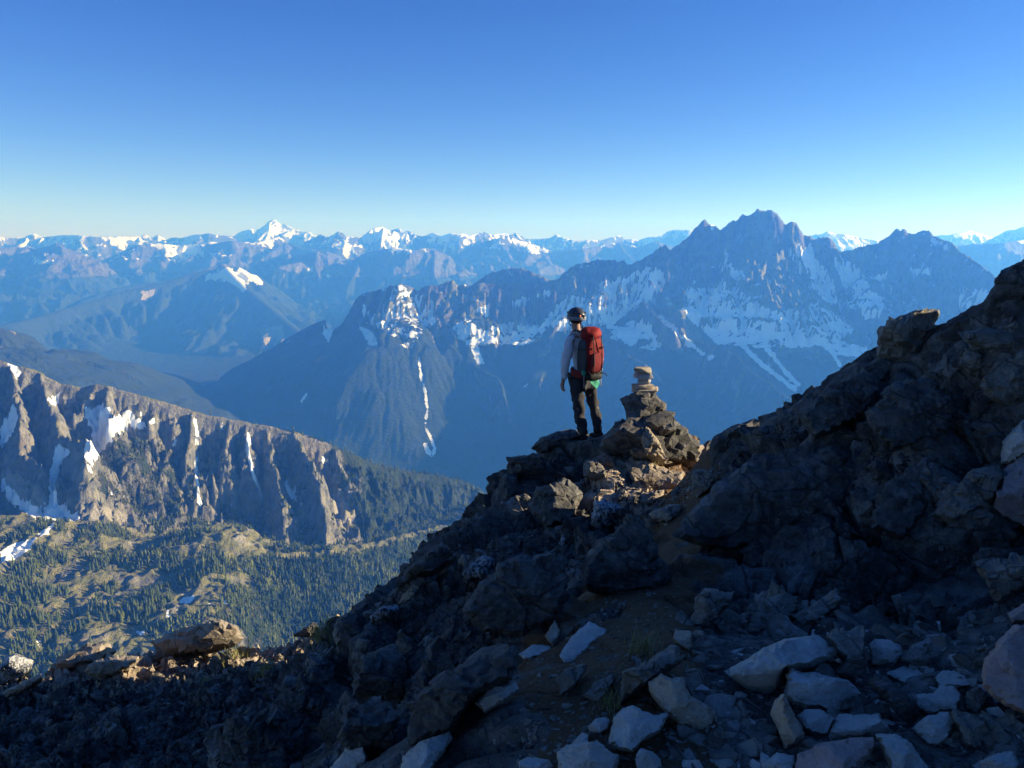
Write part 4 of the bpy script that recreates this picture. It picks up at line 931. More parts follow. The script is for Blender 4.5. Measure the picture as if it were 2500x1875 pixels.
# kind of rock, picture outline of its near side, label, and what differs from the usual
ROCKS = [
 ('b', [(1769,1638),(1800,1622),(1869,1577),(1914,1558),(1994,1551),(2015,1563),(2043,1588),(2039,1601),(1994,1622),(1949,1634),(1918,1633),(1914,1660),(1900,1678),(1876,1695),(1821,1681),(1790,1655)], 'long blue-grey slab with a cracked cream end, largest flat stone beside the trail', dict(res=20)),
 ('b', [(1930,1619),(1940,1633),(1963,1641),(1994,1641),(2043,1653),(2074,1660),(2100,1692),(2077,1709),(2039,1750),(2008,1731),(1966,1731),(1920,1705),(1914,1688),(1921,1667),(1918,1640)], 'pale stone with a sharp upright point, in front of the long blue-grey slab', dict(res=20)),
 ('g', [(2015,1556),(2036,1539),(2077,1534),(2108,1530),(2114,1543),(2112,1588),(2122,1647),(2098,1660),(2074,1657),(2036,1643),(2039,1633),(2063,1612),(2043,1595),(2036,1574)], 'dim greenish rock with a raised corner, right behind the pointed pale stone', {}),
 ('b', [(2119,1574),(2136,1560),(2174,1562),(2198,1574),(2202,1598),(2188,1626),(2157,1629),(2126,1622)], 'small roundish speckled stone behind the two flat blue stones', dict(facets=8)),
 ('g', [(2202,1608),(2223,1577),(2261,1588),(2282,1608),(2285,1626),(2233,1629)], 'dark triangular stone behind the flat blue stones', {}),
 ('b', [(2164,1643),(2209,1626),(2237,1626),(2282,1653),(2278,1664),(2250,1671),(2212,1672)], 'thin flat diamond-shaped blue stone, left one of a touching pair', dict(tilt=1.6, dome=.15)),
 ('b', [(2282,1653),(2302,1636),(2340,1638),(2389,1657),(2403,1671),(2399,1679),(2361,1676),(2334,1679),(2292,1676)], 'flat blue stone with a pale front edge, touching the big pink boulder', dict(tilt=1.6, dome=.2)),
 ('b', [(2226,1695),(2278,1692),(2295,1674),(2330,1674),(2347,1692),(2344,1712),(2334,1747),(2313,1737),(2268,1747),(2240,1730)], 'pale chunky stone with a raised knob, below the flat blue pair', {}),
 ('b', [(2226,1778),(2264,1744),(2313,1738),(2334,1750),(2330,1775),(2306,1813),(2285,1823),(2264,1816)], 'lilac-tinted angular stone below the pale knobbed stone', {}),
 ('g', [(2316,1737),(2334,1730),(2368,1740),(2420,1761),(2438,1782),(2403,1820),(2375,1828),(2354,1820),(2341,1785)], 'dark wedge stone with a pale left rim, below the big pink boulder', {}),
 ('g', [(2358,1685),(2389,1678),(2410,1692),(2406,1716),(2386,1744),(2361,1730)], 'small brownish stone tucked against the pink boulder', {}),
 ('p', [(2396,1650),(2403,1608),(2441,1563),(2476,1525),(2510,1520),(2580,1560),(2600,1680),(2560,1760),(2500,1744),(2458,1726),(2417,1698),(2396,1678)], 'big smooth pink granite boulder cut by the right edge of the picture', dict(res=22, dome=.25)),
 ('t', [(1890,1712),(1914,1692),(1928,1723),(1949,1757),(1966,1789),(1963,1799),(1939,1820),(1918,1834),(1894,1771),(1881,1744)], 'narrow tan stone standing on end, left of the small blue stones', dict(tilt=.5)),
 ('b', [(1947,1747),(1966,1731),(2004,1733),(2039,1754),(2036,1764),(2018,1796),(1994,1792),(1966,1782),(1952,1764)], 'rounded blue stone wedged under the pointed pale stone', {}),
 ('b', [(2022,1799),(2039,1754),(2049,1744),(2146,1742),(2174,1778),(2167,1789),(2133,1796),(2025,1808)], 'wide low blue stone with a straight top edge, above the pink-tinged slab', dict(tilt=1.0)),
 ('d', [(2119,1664),(2140,1647),(2167,1657),(2209,1685),(2247,1747),(2226,1771),(2198,1754),(2164,1709),(2133,1681)], 'dark slab with a brown edge leaning down to the right between pale stones', {}),
 ('p', [(1946,1841),(2008,1813),(2077,1801),(2133,1797),(2140,1813),(2126,1844),(2101,1868),(2060,1905),(1990,1925),(1935,1895)], 'long pink-tinged pale slab at the bottom edge of the picture', dict(res=20, tilt=1.0)),
 ('b', [(2138,1794),(2188,1792),(2226,1816),(2268,1872),(2250,1905),(2181,1895),(2150,1823)], 'pale slab with a cream left side running out of the bottom edge', {}),
 ('b', [(1859,1868),(1897,1837),(1939,1844),(1942,1868),(1920,1905),(1860,1905)], 'blue stone at the bottom edge, left of the pink-tinged slab', {}),
 ('b', [(2392,1858),(2434,1837),(2476,1834),(2490,1865),(2470,1900),(2405,1900)], 'teal-grey stone in the lower right corner of the picture', {}),
 ('g', [(1817,1539),(1869,1456),(1918,1447),(1952,1452),(1939,1494),(1918,1522),(1876,1539),(1821,1553)], 'mottled dim slab leaning on the bank, left one of two', dict(tilt=.9, dome=.2)),
 ('g', [(1932,1504),(1994,1466),(2039,1439),(2060,1459),(2043,1487),(1994,1518),(1966,1529)], 'long dim slab leaning on the bank, right one of two', dict(tilt=.9, dome=.2)),
 ('g', [(2375,1373),(2424,1359),(2560,1350),(2570,1420),(2480,1450),(2438,1478),(2403,1414)], 'dim brown wedge block jutting in from the right edge under the slabs', {}),
 ('p', [(2458,1498),(2520,1460),(2550,1470),(2550,1520),(2472,1522)], 'small dim pinkish rock just above the big pink boulder', {}),
 ('t', [(1584,1663),(1614,1641),(1630,1651),(1671,1657),(1674,1679),(1687,1698),(1734,1725),(1748,1739),(1737,1765),(1712,1787),(1661,1771),(1623,1739),(1604,1714),(1585,1685)], 'tan waisted stone with an orange streak lying alone beside the trail', dict(res=20, dome=.26)),
 ('b', [(1486,1803),(1497,1749),(1519,1730),(1544,1723),(1573,1736),(1598,1746),(1630,1738),(1633,1746),(1614,1784),(1573,1809),(1544,1837),(1513,1831),(1487,1815)], 'bluish white rounded stone with a small peak at its right, below the tan waisted stone', dict(res=20)),
 ('b', [(1358,1837),(1383,1818),(1421,1809),(1456,1806),(1491,1834),(1510,1844),(1505,1890),(1440,1910),(1362,1895)], 'large pale grey stone cut by the bottom edge, left of the others', dict(res=20)),
 ('b', [(1392,1818),(1421,1788),(1437,1793),(1436,1812),(1420,1822)], 'small pale chip leaning on the large pale grey stone', {}),
 ('b', [(1435,1774),(1453,1755),(1478,1749),(1490,1758),(1484,1780),(1465,1791),(1440,1790)], 'small teal-grey stone left of the bluish white rounded stone', {}),
 ('b', [(1549,1853),(1563,1825),(1592,1834),(1614,1853),(1618,1895),(1560,1900)], 'blue-grey stone at the bottom edge under the bluish white rounded stone', {}),
 ('b', [(1264,1860),(1288,1847),(1339,1853),(1351,1869),(1340,1900),(1270,1895)], 'low dark blue stone at the bottom edge, leftmost of the pale stones', {}),
 ('g', [(1517,1638),(1560,1625),(1640,1573),(1660,1580),(1668,1610),(1620,1640),(1555,1690),(1520,1712),(1511,1720),(1513,1670)], 'dark wedge block with a long pale top edge beside the trail', dict(tilt=.5)),
 ('g', [(1354,1662),(1377,1632),(1434,1619),(1427,1641),(1399,1685),(1367,1701)], 'dim angular slab left of the trail with a reddish lower side', {}),
 ('g', [(1421,1698),(1456,1663),(1500,1644),(1500,1663),(1481,1695),(1459,1717)], 'dim leaf-shaped slab lying left of the wedge block', dict(tilt=1.1, dome=.2)),
 ('g', [(1687,1527),(1693,1454),(1718,1439),(1794,1445),(1788,1467),(1753,1508),(1731,1538)], 'cracked grey rock with a pointed foot at the right edge of the trail', {}),
 ('t', [(1642,1559),(1649,1537),(1687,1540),(1690,1578),(1682,1590),(1660,1575)], 'small reddish-grey stone at the upper tip of the wedge block', {}),
 ('b', [(1364,1603),(1392,1556),(1437,1518),(1481,1537),(1478,1552),(1456,1565),(1402,1613),(1377,1619)], 'flat dim blue slab sunk into the trail edge', dict(tilt=1.9, dome=.10)),
 ('b', [(1266,1597),(1301,1572),(1342,1578),(1348,1594),(1282,1612)], 'low dim blue stone below the small reddish upright stone', dict(tilt=1.4, dome=.2)),
 ('t', [(1329,1553),(1354,1513),(1370,1540),(1361,1575),(1348,1578)], 'small reddish upright stone under the big speckled boulder', {}),
 ('b', [(1157,1717),(1191,1676),(1259,1664),(1266,1683),(1236,1710),(1183,1740)], 'pale blue flat-topped stone alone on the dark slope left of the trail', {}),
 ('d', [(995,1713),(1014,1695),(1089,1642),(1183,1582),(1240,1570),(1262,1589),(1255,1657),(1164,1698),(1100,1785),(1029,1811),(1006,1826),(999,1789)], 'long dark block with a pale upper edge and broken tan end', dict(res=22, tilt=.35)),
 ('d', [(1176,1416),(1213,1374),(1277,1359),(1360,1348),(1383,1408),(1387,1446),(1368,1491),(1353,1514),(1270,1551),(1183,1544),(1127,1491)], 'big dark speckled boulder left of the leaning slab, below the hiker', dict(res=22, tilt=.35, dome=.22)),
 ('w', [(1127,1397),(1180,1352),(1213,1369),(1210,1397),(1187,1418),(1159,1412),(1138,1430)], 'sunlit block spotted white and black with lichen', dict(tilt=.3)),
 ('d', [(991,1393),(1040,1348),(1078,1322),(1117,1350),(1115,1367),(1089,1378),(1070,1393),(1036,1401),(1000,1420),(965,1435)], 'dark jagged rock with a thin sunlit rim at the top of the left edge', dict(tilt=.3)),
 ('s', [(991,1442),(1021,1406),(1038,1427),(1014,1453),(995,1470),(970,1475)], 'sunlit tan wedge on the left rim below the jagged rock', dict(tilt=.3)),
 ('s', [(1065,1393),(1085,1374),(1100,1391),(1070,1410)], 'small sunlit tan rock between the jagged rock and the spotted block', dict(tilt=.3)),
 ('s', [(1119,1367),(1131,1352),(1149,1357),(1149,1374),(1121,1388)], 'small square sunlit rock touching the spotted block', dict(tilt=.3)),
 ('w', [(904,1506),(931,1480),(969,1476),(976,1491),(953,1510),(908,1520)], 'shaded rock frosted with pale lichen on the left rim', dict(tilt=.4)),
 ('b', [(984,1845),(1021,1811),(1100,1783),(1102,1804),(1082,1838),(1044,1895),(976,1895)], 'blue-grey prism-shaped stone at the bottom edge under the long dark block', {}),
 ('b', [(788,1895),(844,1826),(889,1819),(897,1845),(893,1895)], 'lichened pale rock at the bottom edge, left of the prism stone', {}),
 ('d', [(1421,1434),(1433,1377),(1454,1347),(1491,1304),(1533,1247),(1551,1256),(1602,1319),(1620,1362),(1644,1401),(1596,1437),(1482,1452),(1439,1446)], 'big dark leaning slab with a thin pale left edge in the middle of the ridge', dict(res=22, tilt=.35, dome=.16, facets=4)),
 ('w', [(1442,1256),(1451,1223),(1479,1217),(1515,1235),(1524,1271),(1482,1289),(1445,1283)], 'shaded rock half covered in white lichen above the leaning slab', dict(tilt=.4)),
 ('w', [(1361,1347),(1372,1301),(1379,1298),(1391,1313),(1391,1329),(1375,1345)], 'small white upright stone left of the leaning slab', dict(tilt=.2)),
 ('d', [(1237,1116),(1262,1115),(1295,1105),(1331,1115),(1331,1151),(1286,1169),(1243,1163)], 'square block with a sunlit corner, leftmost on the hiker\'s outcrop', dict(tilt=.2)),
 ('d', [(1296,1096),(1319,1069),(1343,1063),(1379,1051),(1411,1044),(1415,1065),(1391,1099),(1346,1102),(1319,1104)], 'dark rock with a sunlit upper rim just left of the hiker\'s feet', dict(tilt=.2, y=10.5)),
 ('d', [(1514,975),(1543,960),(1573,955),(1604,962),(1622,980),(1628,1003),(1640,1030),(1590,1045),(1545,1040),(1528,1010)], 'dark angular block the stone stack stands on', dict(tilt=.15, y=9.9, thick=1.0, chip=.9)),
 ('d', [(1462,1090),(1490,1052),(1512,1030),(1540,1008),(1580,1012),(1622,1004),(1644,1012),(1664,1040),(1690,1058),(1712,1092),(1690,1120),(1600,1128),(1530,1118),(1480,1108)], 'wide craggy dark rock pile under the block of the stone stack', dict(tilt=.3, y=9.6, res=26, chip=1.1, dome=.28)),
 ('d', [(1480,1072),(1490,1050),(1503,1029),(1520,1022),(1538,1034),(1545,1080),(1505,1098)], 'dark rounded rock right of the hiker\'s boots', dict(tilt=.2, y=9.7)),
 ('s', [(1561,1068),(1578,1037),(1591,1054),(1611,1080),(1629,1120),(1578,1112)], 'pointed sunlit slab in front of the broad dark rock', dict(tilt=.5, y=9.3)),
 ('s', [(1644,1121),(1668,1084),(1702,1078),(1729,1099),(1729,1139),(1677,1145)], 'rounded sunlit boulder at the right end of the outcrop', dict(tilt=.5)),
 ('g', [(1689,1151),(1708,1145),(1741,1148),(1744,1187),(1702,1217),(1689,1193)], 'shaded grey boulder at the edge of the sunlit gap', dict(tilt=.3)),
 ('s', [(1527,1102),(1554,1078),(1587,1081),(1620,1105),(1644,1130),(1602,1136),(1554,1121)], 'sunlit layered slab above the grass tuft', dict(tilt=.8)),
 ('s', [(1524,1130),(1572,1121),(1632,1145),(1674,1151),(1668,1187),(1602,1196),(1542,1169)], 'wide sunlit ledge in the middle of the outcrop', dict(tilt=1.0, dome=.2)),
 ('s', [(1539,1223),(1572,1202),(1620,1196),(1620,1223),(1578,1238)], 'bright tan ledge at the lower edge of the sunlit patch', dict(tilt=1.0)),
 ('s', [(1581,1253),(1632,1232),(1668,1232),(1662,1256),(1632,1277),(1596,1271)], 'orange-tinged rock by the dirt of the sunlit gap', dict(tilt=.6)),
 ('g', [(1423,1130),(1451,1116),(1475,1139),(1482,1169),(1451,1172),(1424,1163)], 'half-lit blocky rock below the hiker, left of a pair', dict(tilt=.3)),
 ('g', [(1454,1115),(1482,1108),(1501,1124),(1500,1139),(1475,1145)], 'half-lit rounded rock below the hiker, right of a pair', dict(tilt=.3)),
 ('g', [(2147,807),(2168,773),(2206,769),(2261,748),(2295,756),(2291,777),(2285,850),(2240,890),(2198,920),(2150,910),(2140,850)], 'grey boulder perched on the skyline of the right-hand slope', dict(tilt=.2, y=6.35, res=20)),
 ('d', [(2396,763),(2426,684),(2443,659),(2497,634),(2570,615),(2570,740),(2460,770)], 'black rock tower on the skyline at the right edge', dict(tilt=.15, y=5.7, res=20)),
 ('d', [(1732,1085),(1746,1064),(1839,1022),(1945,980),(1949,1005),(1886,1064),(1784,1165),(1742,1170)], 'long dark slab at the lower end of the right-hand skyline', dict(tilt=.3, y=7.3, res=22, dome=.2)),
 ('d', [(1690,1240),(1784,1155),(1840,1105),(1960,1090),(2050,1080),(2100,1150),(2090,1250),(1990,1320),(1850,1340),(1720,1330),(1640,1310)], 'broad black lichened face below the right-hand skyline', dict(tilt=.45, res=26, dome=.13, facets=7)),
 ('g', [(2337,887),(2358,849),(2396,857),(2403,912),(2370,905)], 'small pale-edged rock in a black hollow of the right-hand slope', dict(tilt=.4)),
 ('g', [(2337,811),(2400,800),(2451,803),(2560,815),(2560,853),(2417,849),(2358,836)], 'flat shelf of greenish rock near the right edge under the tower', dict(tilt=1.0, dome=.15)),
 ('g', [(2390,930),(2430,880),(2500,850),(2570,870),(2570,960),(2470,990),(2420,975)], 'smooth grey-green rock bulging at the right edge', dict(tilt=.5, dome=.2)),
 ('b', [(2443,1132),(2447,1077),(2497,1022),(2540,1010),(2540,1080),(2470,1135)], 'pale upright slab at the right edge of the slope', dict(tilt=.4)),
 ('g', [(2270,1258),(2324,1208),(2375,1140),(2438,1136),(2451,1165),(2417,1233),(2333,1275)], 'dim blue-green slab low on the right-hand slope', dict(tilt=.6, dome=.2)),
 ('p', [(2413,1230),(2451,1149),(2500,1106),(2570,1200),(2550,1310),(2438,1270)], 'dim reddish block at the right edge below the pale upright slab', dict(tilt=.4)),
 ('d', [(2105,1010),(2180,930),(2290,920),(2330,1000),(2290,1080),(2170,1100)], 'dark blue-black block in the middle of the right-hand slope', dict(tilt=.5, res=20, dome=.2)),
 ('d', [(1950,1010),(2040,930),(2130,890),(2150,960),(2090,1030),(1990,1070)], 'dark slab lying along the right-hand skyline below the perched boulder', dict(tilt=.5, res=20, dome=.18)),
 ('d', [(2120,1290),(2150,1180),(2260,1120),(2320,1160),(2270,1250),(2200,1320)], 'dark lichened block above the black hollow on the right', dict(tilt=.5, res=20, dome=.2)),
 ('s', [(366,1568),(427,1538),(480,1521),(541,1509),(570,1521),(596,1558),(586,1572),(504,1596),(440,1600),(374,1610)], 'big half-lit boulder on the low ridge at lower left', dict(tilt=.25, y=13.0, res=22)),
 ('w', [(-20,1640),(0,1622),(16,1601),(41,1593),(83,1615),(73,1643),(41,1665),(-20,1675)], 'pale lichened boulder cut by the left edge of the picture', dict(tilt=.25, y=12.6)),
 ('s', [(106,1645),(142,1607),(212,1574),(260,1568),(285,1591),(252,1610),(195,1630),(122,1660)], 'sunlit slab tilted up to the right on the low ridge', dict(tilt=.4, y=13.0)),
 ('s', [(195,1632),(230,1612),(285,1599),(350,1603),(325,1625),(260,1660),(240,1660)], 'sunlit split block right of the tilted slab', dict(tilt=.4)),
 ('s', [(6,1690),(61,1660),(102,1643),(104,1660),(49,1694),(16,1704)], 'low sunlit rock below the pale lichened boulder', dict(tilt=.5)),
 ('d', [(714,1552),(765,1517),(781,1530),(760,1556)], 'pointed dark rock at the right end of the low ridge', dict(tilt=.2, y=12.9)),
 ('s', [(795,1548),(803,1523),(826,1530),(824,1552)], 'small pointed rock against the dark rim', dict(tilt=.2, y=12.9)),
 ('d', [(735,1640),(744,1574),(793,1554),(820,1582),(818,1640),(780,1665)], 'black block at the foot of the left rim', dict(tilt=.2, y=7.6)),
 ('d', [(818,1600),(832,1510),(870,1480),(905,1462),(930,1500),(925,1570),(860,1625)], 'dark block forming the left end of the rim', dict(tilt=.2, y=7.1)),
 ('d', [(1135,1350),(1150,1300),(1185,1270),(1215,1300),(1210,1345),(1165,1375)], 'dark block on the rim below the outcrop\'s left side', dict(tilt=.25, y=9.0)),
 ('d', [(1185,1290),(1200,1220),(1222,1165),(1262,1160),(1290,1220),(1270,1290),(1220,1310)], 'tall dark block at the outcrop\'s left side', dict(tilt=.25, y=9.4)),
 ('d', [(1290,1250),(1310,1190),(1380,1165),(1420,1200),(1410,1260),(1340,1290)], 'dark block in the shade below the hiker', dict(tilt=.35)),
 ('d', [(860,1690),(880,1600),(960,1570),(1000,1620),(985,1700),(910,1730)], 'shaded vertical-sided block left of the long dark block', dict(tilt=.3)),
 ('d', [(820,1800),(850,1720),(930,1700),(975,1740),(960,1830),(870,1850)], 'shaded brownish block near the bottom, left of the broken tan end', dict(tilt=.3)),
]
used_names = {}
for i, (k, outl, lab, opt) in enumerate(ROCKS):
    big = max(np.ptp([p[0] for p in outl]), np.ptp([p[1] for p in outl])) > 150
    opt.setdefault('chip', .45 if k in 'bpt' else 1.0)
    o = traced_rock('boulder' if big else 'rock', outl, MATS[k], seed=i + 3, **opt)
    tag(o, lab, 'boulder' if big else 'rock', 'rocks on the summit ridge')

# ------------------------------------------------------------------ loose stones: shared shapes laid on the ground
def hull_rock(seed, n=15, sub=1):
    r = random.Random(seed); bm = bmesh.new()
    for k in range(n):
        d = Vector((r.gauss(0, 1), r.gauss(0, 1), r.gauss(0, 1))).normalized()
        p = Vector((math.copysign(abs(d.x) ** .6, d.x), math.copysign(abs(d.y) ** .6, d.y), math.copysign(abs(d.z) ** .6, d.z)))
        bm.verts.new(p * r.uniform(.8, 1.05) * .5)
    bmesh.ops.convex_hull(bm, input=bm.verts)
    for v_ in [v_ for v_ in bm.verts if not v_.link_faces]: bm.verts.remove(v_)
    if sub:
        bmesh.ops.bevel(bm, geom=bm.edges[:], offset=.03, segments=1, affect='EDGES')
        bmesh.ops.triangulate(bm, faces=bm.faces)
    bmesh.ops.recalc_face_normals(bm, faces=bm.faces)
    vs_ = np.array([v_.co[:] for v_ in bm.verts]); bm.verts.index_update(); fs_ = np.array([[v_.index for v_ in f.verts] for f in bm.faces if len(f.verts) == 3])
    bm.free()
    return vs_, fs_
STONE = {}
for k, m_ in MATS.items():
    STONE[k] = []
    for s in range(4):
        a, f = hull_rock(900 + s)
        STONE[k].append(raw_mesh('stone', a, f, m_, False))
rs = random.Random(21)
def lay(u, v, size_px, kind, label, group, flat=.55, name='stone'):
    loc, nrm = ground_hit(u, v)
    if loc is None or loc.y > 15.5: return None
    s = size_px * loc.length / F
    o = bpy.data.objects.new(name, STONE[kind][rs.randrange(4)]); C.objects.link(o)
    q = nrm.to_track_quat('Z', 'Y') @ Euler((rs.uniform(-.35, .35), rs.uniform(-.35, .35), rs.uniform(0, 6.28))).to_quaternion()
    o.rotation_mode = 'QUATERNION'; o.rotation_quaternion = q
    o.scale = (s * rs.uniform(.9, 1.5), s * rs.uniform(.65, 1.0), s * rs.uniform(flat * .7, flat * 1.3))
    o.location = loc + nrm * s * .18
    return tag(o, label, 'stone', group)
def short_name(lab): return ' '.join(re.split(r',| with | cut | lying | standing | jutting | running | leaning | spotted | frosted | touching | tucked | forming | bulging | sunk | wedged | perched | filling | half | below | above | under | behind | between | beside | right | left ', lab)[0].split()[:9])
CENT = [(np.mean([p[0] for p in o_]), np.mean([p[1] for p in o_]), short_name(l_)) for _, o_, l_, _ in ROCKS]
KIND = dict(d='dark', b='pale grey', p='pinkish', t='tan', g='grey', s='tan', w='white-spotted')
def where_label(u_, v_, t, kd, base):
    cu, cv_, nm = min(CENT, key=lambda c: (c[0] - u_) ** 2 + (c[1] - v_) ** 2)
    dx_, dy_ = u_ - cu, v_ - cv_
    rel = ('right of' if dx_ > 0 else 'left of') if abs(dx_) > abs(dy_) else ('below' if dy_ > 0 else 'above')
    return ' '.join(('%s %s stone just %s the %s' % ('small' if t < .15 else 'mid-sized' if t < .5 else 'larger', KIND[kd], rel, nm)).split()[:15])
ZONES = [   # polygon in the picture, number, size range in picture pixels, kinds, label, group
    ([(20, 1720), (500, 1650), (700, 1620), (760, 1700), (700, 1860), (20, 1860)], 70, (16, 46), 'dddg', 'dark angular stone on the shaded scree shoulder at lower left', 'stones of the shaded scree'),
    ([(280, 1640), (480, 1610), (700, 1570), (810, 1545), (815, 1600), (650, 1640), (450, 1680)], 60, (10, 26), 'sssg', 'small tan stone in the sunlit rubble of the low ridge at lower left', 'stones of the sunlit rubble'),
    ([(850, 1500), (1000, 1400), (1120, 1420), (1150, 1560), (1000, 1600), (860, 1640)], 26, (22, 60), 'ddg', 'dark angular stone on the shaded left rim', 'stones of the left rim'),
    ([(1000, 1370), (1180, 1300), (1300, 1180), (1420, 1200), (1400, 1340), (1200, 1380)], 34, (18, 52), 'dddg', 'dark angular stone on the shaded side of the hiker\'s outcrop', 'stones of the outcrop'),
    ([(1500, 1150), (1560, 1120), (1690, 1150), (1690, 1220), (1600, 1260), (1500, 1200)], 22, (12, 30), 'sst', 'small tan stone in the sunlit patch of the outcrop', 'stones of the sunlit patch'),
    ([(1120, 1880), (1150, 1650), (1300, 1620), (1350, 1800), (1250, 1880)], 16, (14, 40), 'dgb', 'small dim stone on the dark slope left of the trail', 'stones beside the trail'),
    ([(1750, 1480), (2300, 1480), (2420, 1560), (2380, 1860), (1700, 1870), (1650, 1800), (1760, 1700)], 110, (26, 100), 'bbgpbg', 'small stone filling the gaps of the pale stones right of the trail', 'stones right of the trail'),
    ([(1850, 1200), (2100, 1100), (2450, 980), (2480, 1300), (2100, 1380), (1850, 1380)], 32, (22, 70), 'ddg', 'dark angular rock wedged in the shaded right-hand slope', 'rocks of the right-hand slope'),
]
for poly, cnt, (s0, s1), kinds, lab, grp in ZONES:
    us = [p[0] for p in poly]; vs_ = [p[1] for p in poly]; k = 0; tries = 0
    while k < cnt and tries < cnt * 40:
        tries += 1
        u_ = rs.uniform(min(us), max(us)); v_ = rs.uniform(min(vs_), max(vs_))
        if not in_poly(np.array([u_]), np.array([v_]), poly)[0]: continue
        kd = rs.choice(kinds); sz = s0 + (s1 - s0) * rs.random() ** 2
        o = lay(u_, v_, sz, kd, lab, grp)
        if o is None: continue
        k += 1
        o['label'] = where_label(u_, v_, (sz - s0) / (s1 - s0), kd, lab)

# ------------------------------------------------------------------ scree and grit: uncountable chips in one object each
def chips(name, poly, n_, s0, s1, mat, seed, flat=.5):
    rn = np.random.RandomState(seed); V_, F_, off = [], [], 0
    protos = [hull_rock(500 + seed * 7 + q, 10, 0) for q in range(6)]
    us = [p[0] for p in poly]; vs_ = [p[1] for p in poly]
    U_ = rn.uniform(min(us), max(us), n_ * 3); W_ = rn.uniform(min(vs_), max(vs_), n_ * 3)
    m_ = in_poly(U_, W_, poly); U_ = U_[m_][:n_]; W_ = W_[m_][:n_]
    for u_, v_ in zip(U_, W_):
        loc, nrm = ground_hit(u_, v_)
        if loc is None or loc.y > 16.3: continue
        s = (s0 + (s1 - s0) * rn.rand() ** 2.5)
        a, f = protos[rn.randint(6)]
        q = np.array((nrm.to_track_quat('Z', 'Y') @ Euler((rn.uniform(-.5, .5), rn.uniform(-.5, .5), rn.uniform(0, 6.28))).to_quaternion()).to_matrix())
        sc = np.array((s * rn.uniform(.8, 1.6), s * rn.uniform(.6, 1.0), s * flat * rn.uniform(.6, 1.3)))
        V_.append((a * sc) @ q.T + np.array(loc + nrm * s * .1)); F_.append(f + off); off += len(a)
    o = mesh_obj(name, raw_mesh(name, np.concatenate(V_), np.concatenate(F_), mat, False))
    return tag(o, kind='stuff')
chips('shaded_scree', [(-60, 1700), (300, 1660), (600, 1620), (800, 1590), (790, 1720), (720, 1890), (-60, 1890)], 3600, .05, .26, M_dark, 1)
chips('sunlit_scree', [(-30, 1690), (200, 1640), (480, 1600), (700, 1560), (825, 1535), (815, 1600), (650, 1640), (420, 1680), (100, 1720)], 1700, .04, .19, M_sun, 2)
chips('trail_grit', [(1250, 1890), (1200, 1700), (1400, 1500), (1560, 1400), (1640, 1450), (1800, 1600), (2480, 1560), (2500, 1890)], 2200, .008, .05, M_grey, 3)
chips('talus_fragments', [(1640, 1500), (1900, 1440), (2480, 1480), (2500, 1890), (1560, 1890), (1700, 1700)], 560, .03, .18, M_grey, 8)
chips('pale_fragments', [(1740, 1560), (2480, 1520), (2500, 1890), (1650, 1890)], 170, .02, .10, M_blue, 9)
chips('ridge_rubble', [(840, 1560), (1000, 1390), (1200, 1240), (1300, 1120), (1500, 1120), (1690, 1150), (1640, 1260), (1400, 1400), (1250, 1560), (1100, 1750), (860, 1800)], 1500, .04, .22, M_dark, 4)
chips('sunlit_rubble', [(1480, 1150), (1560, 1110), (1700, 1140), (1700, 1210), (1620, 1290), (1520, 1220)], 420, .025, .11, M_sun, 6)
chips('slope_rubble', [(1660, 1330), (1760, 1180), (1950, 1010), (2150, 900), (2480, 760), (2490, 1400), (1900, 1440)], 800, .05, .22, M_dark, 5)

# ================================================================== small materials
def plain(name, col, rough=.8, vary=.25, sc=40.0, bump=0.0, sheen=0.0):
    m = NT(name); n_ = m.noise(sc, 4, .6)
    m.color(m.mix(n_, tuple(c * (1 - vary) for c in col), tuple(min(1, c * (1 + vary)) for c in col)))
    m.b.inputs['Roughness'].default_value = rough
    if bump: m.normal(m.bump(m.noise(sc * .35, 5, .6), bump, .8))
    return m.m
M_skin = plain('skin', (0.36, 0.20, 0.14), .6, .12)
M_hair = plain('dark_hair', (0.018, 0.013, 0.010), .6, .4, 120)
M_hood = plain('grey_hoodie_fabric', (0.56, 0.55, 0.56), .9, .14, 60, .012)
M_trou = plain('dark_trouser_fabric', (0.032, 0.031, 0.034), .9, .25, 45, .014)
M_boot = plain('dark_boot_leather', (0.03, 0.026, 0.024), .7, .3, 60)
M_helm = plain('dark_helmet_shell', (0.045, 0.05, 0.065), .35, .1, 10)
M_helm2 = plain('grey_helmet_band', (0.22, 0.23, 0.25), .4, .1, 10)
M_orange = plain('orange_sticker', (0.55, 0.14, 0.04), .5, .05)
M_red = plain('red_pack_fabric', (0.22, 0.012, 0.010), .75, .22, 26, .012)
M_red2 = plain('dark_red_fabric', (0.20, 0.022, 0.022), .8, .2, 26, .01)
M_pgrey = plain('dark_grey_pack_fabric', (0.055, 0.055, 0.06), .8, .25, 30, .01)
M_strap = plain('black_webbing', (0.012, 0.012, 0.013), .7, .2)
M_strapl = plain('pale_webbing', (0.32, 0.31, 0.29), .8, .15)
M_teal = plain('green_cloth', (0.04, 0.24, 0.15), .8, .15, 30, .005)
M_gaiter = plain('patterned_neck_cloth', (0.42, 0.34, 0.32), .9, .45, 70, .01)
M_metal = plain('grey_metal', (0.20, 0.20, 0.21), .4, .1)

